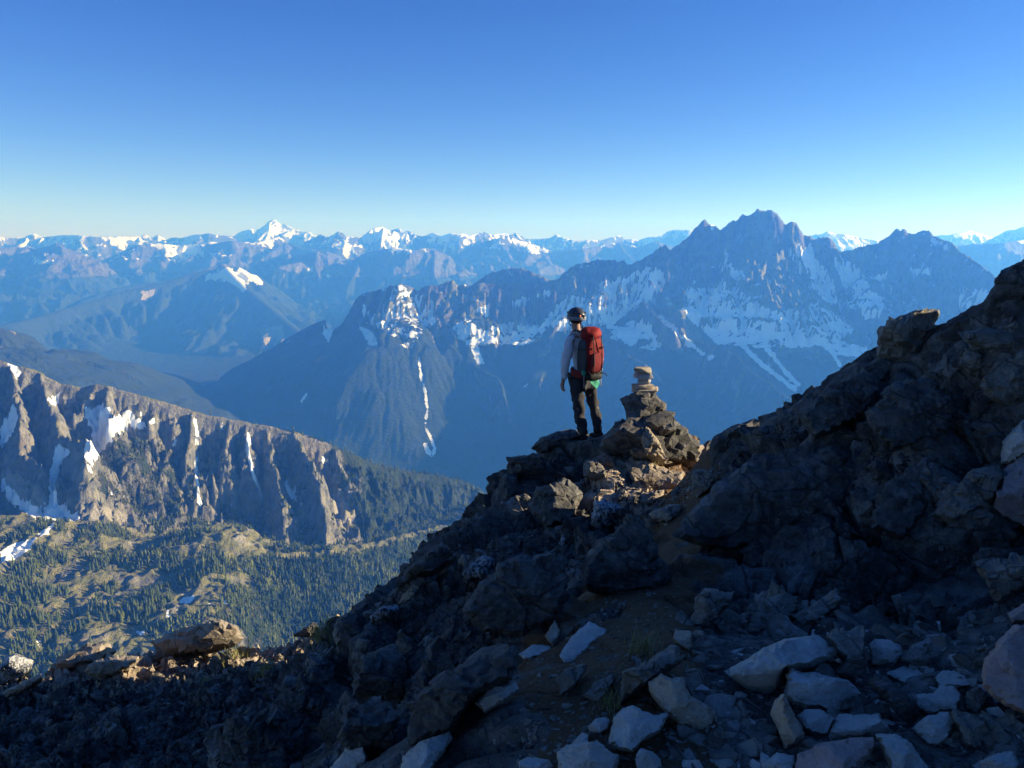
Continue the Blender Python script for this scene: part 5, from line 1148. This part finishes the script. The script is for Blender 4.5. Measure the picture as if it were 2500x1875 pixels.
def skin_body(name, joints, links, mat, parent=None, sub=2, root=0):
    """a limbed surface grown round joints: joints = {key: (Vector, rx, ry)}"""
    keys = list(joints); ix = {k: i for i, k in enumerate(keys)}
    me = bpy.data.meshes.new(name)
    me.from_pydata([tuple(joints[k][0]) for k in keys], [(ix[a], ix[b]) for a, b in links], [])
    o = mesh_obj(name, me, parent)
    sk = o.modifiers.new('skin', 'SKIN'); sk.use_smooth_shade = True; sk.branch_smoothing = .6
    for i, k in enumerate(keys):
        d = me.skin_vertices[0].data[i]; d.radius = (joints[k][1], joints[k][2] if len(joints[k]) > 2 else joints[k][1]); d.use_root = (i == root)
    sb = o.modifiers.new('sub', 'SUBSURF'); sb.levels = sub; sb.render_levels = sub
    me.materials.append(mat)
    return o
def lathe(rings, seg=16, cap=True):
    """rings of (centre, rx, ry, squareness) -> closed surface; centre a Vector, rings lie in the xy plane of the thing"""
    V_, F_ = [], []
    for c, rx, ry, sq in rings:
        for k in range(seg):
            a = 2 * math.pi * k / seg; ca, sa = math.cos(a), math.sin(a); e = 2 / sq
            V_.append((c[0] + rx * math.copysign(abs(ca) ** e, ca), c[1] + ry * math.copysign(abs(sa) ** e, sa), c[2]))
    for i in range(len(rings) - 1):
        for k in range(seg):
            j = (k + 1) % seg; F_.append((i * seg + k, i * seg + j, (i + 1) * seg + j, (i + 1) * seg + k))
    V_ = [tuple(v_) for v_ in V_]
    if cap: F_.append(tuple(range(seg - 1, -1, -1))); F_.append(tuple((len(rings) - 1) * seg + k for k in range(seg)))
    return V_, F_
def poly_obj(name, V_, F_, mat, parent=None, smooth=True, sub=0, wr=0.0, seed=0):
    me = bpy.data.meshes.new(name); me.from_pydata([tuple(v_) for v_ in V_], [], F_); me.update()
    if wr:
        a = np.array([v_.co[:] for v_ in me.vertices]); a = a + np.stack([fbm3(a * 9, 3, seed + q) for q in range(3)], 1) * wr
        me.vertices.foreach_set('co', a.astype(np.float32).ravel())
    for p in me.polygons: p.use_smooth = smooth
    me.materials.append(mat)
    o = mesh_obj(name, me, parent)
    if sub:
        sb = o.modifiers.new('sub', 'SUBSURF'); sb.levels = sub; sb.render_levels = sub
    return o
def tube(name, pts, r, mat, parent=None, seg=6, flat=1.0):
    P_ = [Vector(p) for p in pts]; V_, F_ = [], []
    for i, p in enumerate(P_):
        d = (P_[min(i + 1, len(P_) - 1)] - P_[max(i - 1, 0)]).normalized()
        s_ = d.cross(Vector((0, 0, 1)) if abs(d.z) < .9 else Vector((0, 1, 0))).normalized(); t_2 = s_.cross(d)
        for k in range(seg):
            a = 2 * math.pi * k / seg; V_.append(p + s_ * math.cos(a) * r + t_2 * math.sin(a) * r * flat)
    for i in range(len(P_) - 1):
        for k in range(seg):
            j = (k + 1) % seg; F_.append((i * seg + k, i * seg + j, (i + 1) * seg + j, (i + 1) * seg + k))
    F_.append(tuple(range(seg - 1, -1, -1))); F_.append(tuple((len(P_) - 1) * seg + k for k in range(seg)))
    return poly_obj(name, V_, F_, mat, parent)

# ================================================================== the hiker
YH = 10.5
FACE = Vector((math.sin(math.radians(-38)), math.cos(math.radians(-38)), 0)); SIDE = Vector((FACE.y, -FACE.x, 0))   # SIDE: his right
def hp(u, v, dy=0.0): return at(u, v, YH + dy)
foot0 = hp(1432, 1070)
person = bpy.data.objects.new('person', None); C.objects.link(person); person.location = foot0; person.empty_display_size = .2
tag(person, 'hiker in grey hoodie, dark trousers and helmet standing on the outcrop looking away', 'person')
def L3(p): return p - foot0
J = {}
def jt(k, u, v, dy, r, r2=None): J[k] = (L3(hp(u, v, dy)), r, r2 or r)
jt('pelvis', 1423, 924, 0, .135, .11); jt('waist', 1420, 893, 0, .125, .10); jt('chest', 1414, 852, 0, .150, .11); jt('collar', 1410, 822, 0, .10, .085); jt('neck', 1409, 806, 0, .056); jt('skull0', 1408, 793, -.01, .066, .072); jt('skull', 1407, 777, 0, .078, .090); jt('skull2', 1407, 764, 0, .066, .078)
jt('shL', 1394, 824, -.13, .062); jt('shR', 1431, 822, .14, .062); jt('elL', 1382, 875, -.19, .046); jt('elR', 1463, 872, .17, .046); jt('wrL', 1375, 929, -.15, .031, .026); jt('wrR', 1459, 918, .06, .031, .026)
jt('hipL', 1409, 932, -.07, .092); jt('hipR', 1438, 932, .07, .092); jt('knL', 1412, 994, -.10, .062); jt('knR', 1449, 988, .06, .062); jt('anL', 1425, 1060, -.06, .034); jt('anR', 1464, 1053, .06, .034)
# face, ears
hd = J['skull'][0]
J['nose'] = (hd + FACE * .105 + Vector((0, 0, -.02)), .012, .012); J['chin'] = (hd + FACE * .075 + Vector((0, 0, -.095)), .030, .030)
J['earL'] = (hd - SIDE * .082 + Vector((0, 0, -.02)), .014, .020); J['earR'] = (hd + SIDE * .082 + Vector((0, 0, -.02)), .014, .020)
links = [('pelvis', 'waist'), ('waist', 'chest'), ('chest', 'collar'), ('collar', 'neck'), ('neck', 'skull0'), ('skull0', 'skull'), ('skull', 'skull2'), ('collar', 'shL'), ('collar', 'shR'), ('shL', 'elL'), ('shR', 'elR'), ('elL', 'wrL'), ('elR', 'wrR'), ('pelvis', 'hipL'), ('pelvis', 'hipR'), ('hipL', 'knL'), ('hipR', 'knR'), ('knL', 'anL'), ('knR', 'anR'), ('skull', 'nose'), ('skull0', 'chin'), ('skull', 'earL'), ('skull', 'earR')]
for s, w_, e_ in (('L', 'wrL', 'elL'), ('R', 'wrR', 'elR')):
    wr = J[w_][0]; d = (wr - J[e_][0]).normalized(); d = (d + Vector((0, 0, -.6))).normalized()
    out = FACE.copy(); pal = out.cross(d).normalized(); out = d.cross(pal).normalized() * (1 if out.dot(d.cross(pal)) > 0 else -1)
    J['palm' + s] = (wr + d * .055, .034, .020); links.append((w_, 'palm' + s))
    J['kn_' + s] = (wr + d * .088, .036, .019); links.append(('palm' + s, 'kn_' + s))
    inn = (-SIDE if s == 'R' else SIDE)
    for f, (o_, ln, rf) in enumerate(((.027, .062, .0095), (.009, .070, .0098), (-.009, .066, .0094), (-.026, .052, .0085))):
        a = wr + d * .098 + out * o_; b = a + d * ln * .5 + inn * .008; c_ = b + d * ln * .36 + inn * .024
        for q, p in enumerate((a, b, c_)): J['f%s%d%d' % (s, f, q)] = (p, rf - .0008 * q, rf - .0008 * q)
        links += [('kn_' + s, 'f%s%d0' % (s, f)), ('f%s%d0' % (s, f), 'f%s%d1' % (s, f)), ('f%s%d1' % (s, f), 'f%s%d2' % (s, f))]
    a = wr + d * .040 + out * .032; b = wr + d * .075 + out * .052 + inn * .008; c_ = b + d * .030 + inn * .010 - out * .004
    J['t%s0' % s] = (a, .013, .013); J['t%s1' % s] = (b, .011, .011); J['t%s2' % s] = (c_, .009, .009)
    links += [('palm' + s, 't%s0' % s), ('t%s0' % s, 't%s1' % s), ('t%s1' % s, 't%s2' % s)]
for s, k in (('L', 'anL'), ('R', 'anR')):
    an = J[k][0]; J['heel' + s] = (an + Vector((0, 0, -.055)) - FACE * .02, .026, .024); J['toe' + s] = (an + FACE * .15 + Vector((0, 0, -.07)), .022, .016)
    links += [(k, 'heel' + s), ('heel' + s, 'toe' + s)]
body = skin_body('body', J, links, M_skin, person)
def grow(keys, dr, extra=None):
    d = {k: (J[k][0], J[k][1] + dr, J[k][2] + dr) for k in keys}
    d.update(extra or {}); return d
mid = lambda a, b, t: a + (b - a) * t
# hoodie
hj = grow(['waist', 'chest', 'collar', 'shL', 'shR', 'elL', 'elR'], .020)
hj['hem'] = (J['pelvis'][0] + Vector((0, 0, .02)), .165, .135); hj['top'] = (mid(J['collar'][0], J['neck'][0], .55), .085, .078)
for s in 'LR':
    hj['cuff' + s] = (mid(J['el' + s][0], J['wr' + s][0], .93), .044, .040); hj['fore' + s] = (mid(J['el' + s][0], J['wr' + s][0], .5), .058, .055); hj['up' + s] = (mid(J['sh' + s][0], J['el' + s][0], .5), .070, .068)
ho_ = skin_body('hoodie', {k: hj[k] for k in ('waist', 'hem', 'chest', 'collar', 'top', 'shL', 'upL', 'elL', 'foreL', 'cuffL', 'shR', 'upR', 'elR', 'foreR', 'cuffR')}, [('hem', 'waist'), ('waist', 'chest'), ('chest', 'collar'), ('collar', 'top'), ('collar', 'shL'), ('shL', 'upL'), ('upL', 'elL'), ('elL', 'foreL'), ('foreL', 'cuffL'), ('collar', 'shR'), ('shR', 'upR'), ('upR', 'elR'), ('elR', 'foreR'), ('foreR', 'cuffR')], M_hood, person)
tx_ = bpy.data.textures.new('cloth_folds', 'CLOUDS'); tx_.noise_scale = .09; tx_.noise_depth = 3
def folds(o, st):
    dm = o.modifiers.new('folds', 'DISPLACE'); dm.texture = tx_; dm.strength = st; dm.texture_coords = 'LOCAL'; dm.mid_level = .5
folds(ho_, .065)
# trousers
tj = {'seat': (J['pelvis'][0] + Vector((0, 0, .005)), .152, .128)}
for s in 'LR':
    tj['hip' + s] = (J['hip' + s][0], .104, .104); tj['th' + s] = (mid(J['hip' + s][0], J['kn' + s][0], .5), .092, .092); tj['kn' + s] = (J['kn' + s][0], .078, .078); tj['ca' + s] = (mid(J['kn' + s][0], J['an' + s][0], .45), .076, .076); tj['an' + s] = (J['an' + s][0] + Vector((0, 0, -.045)), .072, .074)
tr = skin_body('trousers', tj, [('seat', 'hipL'), ('seat', 'hipR')] + [(a + s, b + s) for s in 'LR' for a, b in (('hip', 'th'), ('th', 'kn'), ('kn', 'ca'), ('ca', 'an'))], M_trou, person)
folds(tr, .085)
for s in 'LR':
    an = J['an' + s][0]
    skin_body('boot', {'a': (an + Vector((0, 0, .0)), .056, .056), 'h': (an + Vector((0, 0, -.065)) - FACE * .025, .056, .050), 'm': (an + FACE * .09 + Vector((0, 0, -.072)), .056, .044), 't': (an + FACE * .19 + Vector((0, 0, -.082)), .044, .026)}, [('a', 'h'), ('h', 'm'), ('m', 't')], M_boot, person)
# neck cloth, hair
nk = J['collar'][0]
V_, F_ = [], []
for i in range(5):
    rr_ = (.100, .118, .112, .096, .078)[i]; zz = (.0, .022, .05, .072, .088)[i]
    for k in range(18):
        a = k * 2 * math.pi / 18; w_ = 1 + .10 * math.sin(a * 5 + i)
        V_.append(nk + Vector((math.cos(a) * rr_ * w_, math.sin(a) * rr_ * w_, zz + .01 * math.sin(a * 3 + i * 2))))
for i in range(4):
    for k in range(18): F_.append((i * 18 + k, i * 18 + (k + 1) % 18, (i + 1) * 18 + (k + 1) % 18, (i + 1) * 18 + k))
poly_obj('neck_cloth', V_, F_, M_gaiter, person, sub=1)
Rz = Matrix.Rotation(math.radians(38), 3, 'Z')            # the hiker's frame: x to his right, y ahead
hc = hd + Vector((0, 0, .028))
def shell(name, rx, ry, rz, z0, z1, mat, parent, rim=0.0, front=1.0, nr=8, seg=26, cut=None):
    V_, F_ = [], []
    for i in range(nr + 1):
        t = i / nr; ph = math.asin(max(-1, min(1, z0 + (z1 - z0) * t)))
        for k in range(seg):
            a = 2 * math.pi * k / seg; cr_, sr_ = math.cos(ph), math.sin(ph)
            p = Vector((rx * cr_ * math.cos(a), ry * cr_ * math.sin(a) * (1.0 if math.sin(a) > 0 else front), rz * sr_))
            if cut and i == 0: p.z += cut * (math.sin(a) * .6 - abs(math.cos(a)) * .2)
            V_.append(hc + Rz @ p)
    for i in range(nr):
        for k in range(seg): F_.append((i * seg + k, i * seg + (k + 1) % seg, (i + 1) * seg + (k + 1) % seg, (i + 1) * seg + k))
    F_.append(tuple(nr * seg + k for k in range(seg)))
    o = poly_obj(name, V_, F_, mat, parent)
    if rim:
        sm = o.modifiers.new('thick', 'SOLIDIFY'); sm.thickness = rim; sm.offset = 1
    return o
shell('hair', .088, .102, .115, -.80, .2, M_hair, person, .004, 1.04)
helm = shell('helmet', .108, .130, .118, -.30, .995, M_helm, person, .010, 1.03, cut=.02)
shell('helmet_band', .1215, .1435, .128, -.30, -.02, M_helm2, helm, .004, 1.03, nr=3, cut=.02)
for a in (-60, -25, 25, 60, 120, 155, 205, 240):                                  # vents
    d = Rz @ Vector((math.sin(math.radians(a)) * .118, -math.cos(math.radians(a)) * .140, .052))
    t1 = Vector((-d.y, d.x, 0)).normalized()
    tube('vent', [hc + d - t1 * .018, hc + d, hc + d + t1 * .018], .008, M_strap, helm)
d = Rz @ Vector((-.055, -.128, .012)); cN = (hc + d); nn = d.normalized(); t1 = Vector((-nn.y, nn.x, 0)).normalized()
poly_obj('sticker', [cN + nn * .012 + (t1 * math.cos(k * 1.0472) + Vector((0, 0, 1)) * math.sin(k * 1.0472)) * .017 for k in range(6)] + [cN - nn * .004 + (t1 * math.cos(k * 1.0472) + Vector((0, 0, 1)) * math.sin(k * 1.0472)) * .017 for k in range(6)], [(0, 1, 2, 3, 4, 5), (11, 10, 9, 8, 7, 6)] + [(k, k + 6, (k + 1) % 6 + 6, (k + 1) % 6) for k in range(6)], M_orange, helm)
tube('headlamp_clip', [hc + Rz @ Vector((0, -.148, -.02)), hc + Rz @ Vector((0, -.150, .03))], .010, M_strap, helm)
for s in (-1, 1):
    tube('chin_strap', [hc + Rz @ Vector((s * .10, .02, -.03)), hc + Rz @ Vector((s * .092, .045, -.09)), hc + Rz @ Vector((s * .03, .075, -.135))], .006, M_strap, person)

# ================================================================== the backpack
PB = hp(1441, 914, -.15)
pack = bpy.data.objects.new('backpack', None); C.objects.link(pack); pack.location = PB; pack.rotation_euler = (math.radians(4), math.radians(-3), math.radians(30)); pack.empty_display_size = .1; pack.scale = (.9, .95, 1.0)
tag(pack, 'tall red hiking backpack with grey side pocket worn by the hiker', 'backpack')
# frame: x to the wearer's right, y ahead (towards his back), z up
rings = [((0, 0, 0), .09, .07, 2.6), ((0, -.005, .02), .135, .105, 2.8), ((0, -.015, .12), .160, .130, 3.0), ((0, -.02, .26), .165, .140, 3.0), ((0, -.015, .40), .160, .132, 2.8), ((0, -.005, .50), .150, .120, 2.6), ((0, 0, .53), .120, .095, 2.4)]
poly_obj('pack_body', *lathe(rings, 24), M_red, pack, sub=1, wr=.034, seed=2)
rings = [((0, .01, .505), .120, .10, 2.6), ((0, .005, .52), .160, .135, 2.8), ((0, 0, .575), .165, .140, 2.8), ((0, .005, .625), .145, .120, 2.5), ((0, .01, .655), .09, .07, 2.2)]
lid = poly_obj('pack_lid', *lathe(rings, 24), M_red, pack, sub=1, wr=.028, seed=5)
tube('lid_seam', [(.165 * math.cos(a), -.0 + .138 * math.sin(a), .522) for a in np.linspace(3.2, 6.2, 14)], .006, M_red2, lid)
rings = [((-.135, .01, .03), .035, .09, 2.8), ((-.150, .005, .10), .042, .105, 3), ((-.152, .0, .26), .040, .11, 3), ((-.148, .005, .42), .030, .10, 3), ((-.140, .01, .50), .015, .08, 2.6)]
poly_obj('side_pocket', *lathe(rings, 18), M_pgrey, pack, sub=1, wr=.018, seed=8)
rings = [((.155, .0, .05), .020, .08, 2.8), ((.166, -.005, .16), .024, .09, 3), ((.165, -.01, .26), .018, .085, 3)]
poly_obj('side_pocket', *lathe(rings, 18), M_red2, pack, sub=1, wr=.012, seed=9)
rings = [((0, -.125, .05), .09, .025, 3), ((0, -.148, .10), .105, .030, 3), ((0, -.160, .24), .105, .026, 3), ((0, -.156, .34), .095, .018, 3)]
poly_obj('front_pocket', *lathe(rings, 18), M_red2, pack, sub=1, wr=.014, seed=12)
rings = [((.0, -.07, -.055), .12, .055, 3), ((.0, -.08, -.02), .145, .075, 3), ((.0, -.08, .03), .140, .075, 3), ((0, -.07, .05), .11, .055, 3)]
poly_obj('gear_bundle', *lathe(rings, 18), M_strap, pack, sub=1, wr=.03, seed=14)
for x in (-.07, .075):
    tube('compression_strap', [(x, -.165, .03), (x, -.185, .15), (x, -.182, .3), (x, -.165, .45), (x, -.145, .56)], .010, M_strap, pack, flat=.4)
for z in (.14, .36):
    tube('side_strap', [(-.185, .07, z), (-.200, -.02, z + .01), (-.150, -.12, z + .02)], .008, M_strap, pack, flat=.5)
    tube('side_strap', [(.180, .07, z), (.190, -.02, z + .01), (.150, -.12, z + .02)], .008, M_strap, pack, flat=.5)
for x, h in ((-.150, .71), (-.120, .67)):
    p_ = tube('pole', [(x, .05, .06), (x - .005, .045, .45), (x - .004, .04, h)], .006, M_metal, pack); tube('pole_grip', [(x - .004, .041, h - .06), (x - .004, .04, h + .01)], .010, M_strap, p_)
poly_obj('hip_belt', *lathe([((-.02, .14, -.045), .175, .165, 2.3), ((-.02, .14, -.02), .195, .185, 2.3), ((-.02, .14, .05), .195, .185, 2.3), ((-.02, .14, .065), .178, .168, 2.3)], 28, False), M_red2, pack)
for s in (-1, 1):
    tube('shoulder_strap', [(s * .085, .09, .50), (s * .105, .13, .585), (s * .120, .22, .60), (s * .125, .31, .50), (s * .13, .33, .36), (s * .135, .26, .2)], .026, M_pgrey, pack, 8, .45)
    tube('buckle', [(s * .10, -.14, .385), (s * .10, -.165, .40)], .014, M_strap, pack)
# cloth tucked under the pack, and hanging webbing
V_ = []; F_ = []
for i in range(5):
    for k in range(6):
        x = -.09 + k * .036; z = -.01 - i * .032; wv = max(0, 1 - abs(k - 3) * .3)
        V_.append((x + .012 * math.sin(i * 2.2), -.075 - .018 * math.sin(k * 1.7 + i) - .012 * i, z * (0.5 + .9 * wv)))
for i in range(4):
    for k in range(5): F_.append((i * 6 + k, i * 6 + k + 1, (i + 1) * 6 + k + 1, (i + 1) * 6 + k))
gc_ = poly_obj('green_cloth', V_, F_, M_teal, pack, sub=1); sm = gc_.modifiers.new('thick', 'SOLIDIFY'); sm.thickness = .004
rings = [((-.155, -.05, .00), .030, .040, 2.5), ((-.165, -.055, .04), .038, .045, 2.5), ((-.16, -.05, .10), .030, .04, 2.5)]
poly_obj('green_pouch', *lathe(rings, 12), M_teal, pack, sub=1, wr=.02)
tube('hanging_strap', [(-.16, -.06, .05), (-.165, -.065, -.05), (-.16, -.06, -.17)], .009, M_strapl, pack, flat=.4)
tube('hanging_strap', [(.17, -.02, -.02), (.18, -.03, -.10), (.178, -.03, -.19)], .008, M_strapl, pack, flat=.4)
tube('hanging_strap', [(.15, -.09, .02), (.205, -.10, .01), (.235, -.10, -.03)], .010, M_strap, pack, flat=.6)
tube('hanging_strap', [(-.09, -.09, .13), (-.088, -.10, .04), (-.08, -.10, -.05)], .010, M_strapl, pack, flat=.4)

# ================================================================== the stone stack
CY = 10.05
cb = at(1574, 962, CY)
cairn = bpy.data.objects.new('stone_cairn', None); C.objects.link(cairn); cairn.location = cb; cairn.empty_display_size = .1
tag(cairn, 'small cairn of stacked flat tan stones beside the hiker', 'cairn')
M_cairn = rock_mat('cairn_stone', (0.50, 0.39, 0.26), (0.74, 0.60, 0.43), (0.12, 0.11, 0.10), 3.0, .25, rust=.35, crk=.12, crs=.5)
M_cairn2 = rock_mat('cairn_stone_pale', (0.55, 0.51, 0.45), (0.72, 0.68, 0.61), (0.18, 0.17, 0.16), 3.0, .2, rust=.15, crk=.12, crs=.5)
for i, (u0, u1, v0, v1, mt, rz) in enumerate(((1543, 1606, 944, 967, M_cairn, .3), (1541, 1595, 935, 949, M_cairn, 1.2), (1553, 1591, 923, 940, M_cairn2, .2), (1546, 1592, 909, 926, M_cairn2, 2.4), (1550, 1593, 896, 912, M_cairn, .8))):
    c_ = at((u0 + u1) / 2, (v0 + v1) / 2, CY); m_ = CY / (ray(1574, 930)[1] * F)
    a, f = hull_rock(1200 + i * 3, 18)
    a = a / np.ptp(a, axis=0)
    a = a * np.array(((u1 - u0) * m_, (u1 - u0) * m_ * .78, (v1 - v0) * m_ * 1.08))
    a = a + np.stack([fbm3(a * 14, 3, i + q) for q in range(3)], 1) * .008
    R2_ = np.array(Matrix.Rotation(.06 * math.sin(i * 2.1), 3, 'Y'))
    o = mesh_obj('stone', raw_mesh('stone', a @ R2_.T, f, mt, False), cairn); o.location = c_ - cb

# ================================================================== grass and low plants
mg = NT('dry_grass'); mg.color(mg.mix(mg.noise(30, 2), (0.16, 0.17, 0.05), (0.36, 0.31, 0.13))); M_gd = mg.m
mg = NT('green_leaves'); mg.color(mg.mix(mg.noise(30, 2), (0.015, 0.045, 0.012), (0.06, 0.11, 0.025))); M_gg = mg.m
def grass_mesh(seed, n_, h, spread, mat):
    r = random.Random(seed); V_, F_ = [], []
    for k in range(n_):
        a = r.uniform(0, 6.28); x, y_ = r.gauss(0, spread), r.gauss(0, spread); hh = h * r.uniform(.5, 1.1); ln = r.uniform(.2, .8) * hh; w_ = h * .018
        b = len(V_); ca, sa = math.cos(a), math.sin(a)
        V_ += [(x - sa * w_, y_ + ca * w_, -.02), (x + sa * w_, y_ - ca * w_, -.02), (x + ca * ln * .4 - sa * w_, y_ + sa * ln * .4 + ca * w_, hh * .6), (x + ca * ln * .4 + sa * w_, y_ + sa * ln * .4 - ca * w_, hh * .6), (x + ca * ln, y_ + sa * ln, hh)]
        F_ += [(b, b + 1, b + 2), (b + 1, b + 3, b + 2), (b + 2, b + 3, b + 4)]
    return raw_mesh('grass_tuft', V_, F_, mat, False)
GM = [grass_mesh(s, 60, .16, .05, M_gd) for s in range(3)]
GG = [grass_mesh(s + 9, 60, .12, .06, M_gg) for s in range(2)]
for i, (u_, v_, s, mm, lab) in enumerate((
    (1592, 1136, 1.0, GM[0], 'yellow-green grass tuft in the sunlit patch of the outcrop'), (1570, 1132, .6, GM[1], 'small grass tuft left of the larger one on the outcrop'),
    (806, 1568, 1.9, GM[2], 'yellow grass tuft against the dark rim at the right end of the low ridge'), (783, 1572, 1.3, GM[0], 'yellow grass tuft second from the dark rim on the low ridge'), (602, 1602, 1.5, GM[1], 'yellow grass tuft right of the big half-lit boulder'), (548, 1618, 1.3, GM[2], 'dry grass tuft just below the big half-lit boulder'),
    (650, 1640, 1.2, GM[0], 'dry grass tuft in the rubble midway along the low ridge'), (640, 1660, 1.1, GM[1], 'lowest dry grass tuft at the shadow line of the scree'), (505, 1672, 1.0, GM[2], 'dry grass tuft at the shadow line left of the others'), (575, 1600, 1.0, GM[1], 'small dry grass tuft touching the right foot of the big boulder'),
    (1565, 1595, .7, GM[0], 'thin pale grass tuft behind the wedge block beside the trail'), (1490, 1735, .5, GM[2], 'sparse dry grass behind the bluish white rounded stone'))):
    loc, nrm = ground_hit(u_, v_)
    if loc is None: continue
    o = mesh_obj('grass_tuft', mm); o.location = loc; o.scale = (s, s, s); o.rotation_euler = (0, 0, i * 1.3)
    tag(o, lab, 'grass', 'grass tufts on the ridge')
# creeping leaves on the shaded soil: nobody could count them
rn = np.random.RandomState(3); V_, F_ = [], []
for (cu, cv_, su, sv, n_) in ((1300, 1680, 60, 60, 500), (1470, 1530, 50, 18, 260), (1280, 1760, 70, 50, 420), (1700, 1830, 70, 40, 420), (1640, 1700, 60, 60, 320), (2440, 1790, 40, 30, 260), (2070, 1880, 40, 20, 200), (1850, 1710, 40, 20, 200), (2350, 1600, 60, 25, 260), (1720, 1590, 60, 40, 260), (1200, 1640, 50, 60, 260), (1380, 1720, 60, 40, 260), (2150, 1540, 120, 25, 260)):
    for k in range(n_):
        loc, nrm = ground_hit(rn.normal(cu, su), rn.normal(cv_, sv))
        if loc is None or loc.y > 7: continue
        s = rn.uniform(.008, .022); q = nrm.to_track_quat('Z', 'Y') @ Euler((rn.uniform(-.8, .8), rn.uniform(-.8, .8), rn.uniform(0, 6.28))).to_quaternion()
        b = len(V_); base = loc + nrm * rn.uniform(.004, .03)
        for p in ((-.5, 0, 0), (0, -.35, .1), (.6, 0, 0), (0, .35, .1)): V_.append(base + q @ Vector(p) * s)
        F_.append((b, b + 1, b + 2, b + 3))
tag(mesh_obj('ground_leaves', raw_mesh('ground_leaves', [tuple(p) for p in V_], F_, M_gg, False)), kind='stuff')
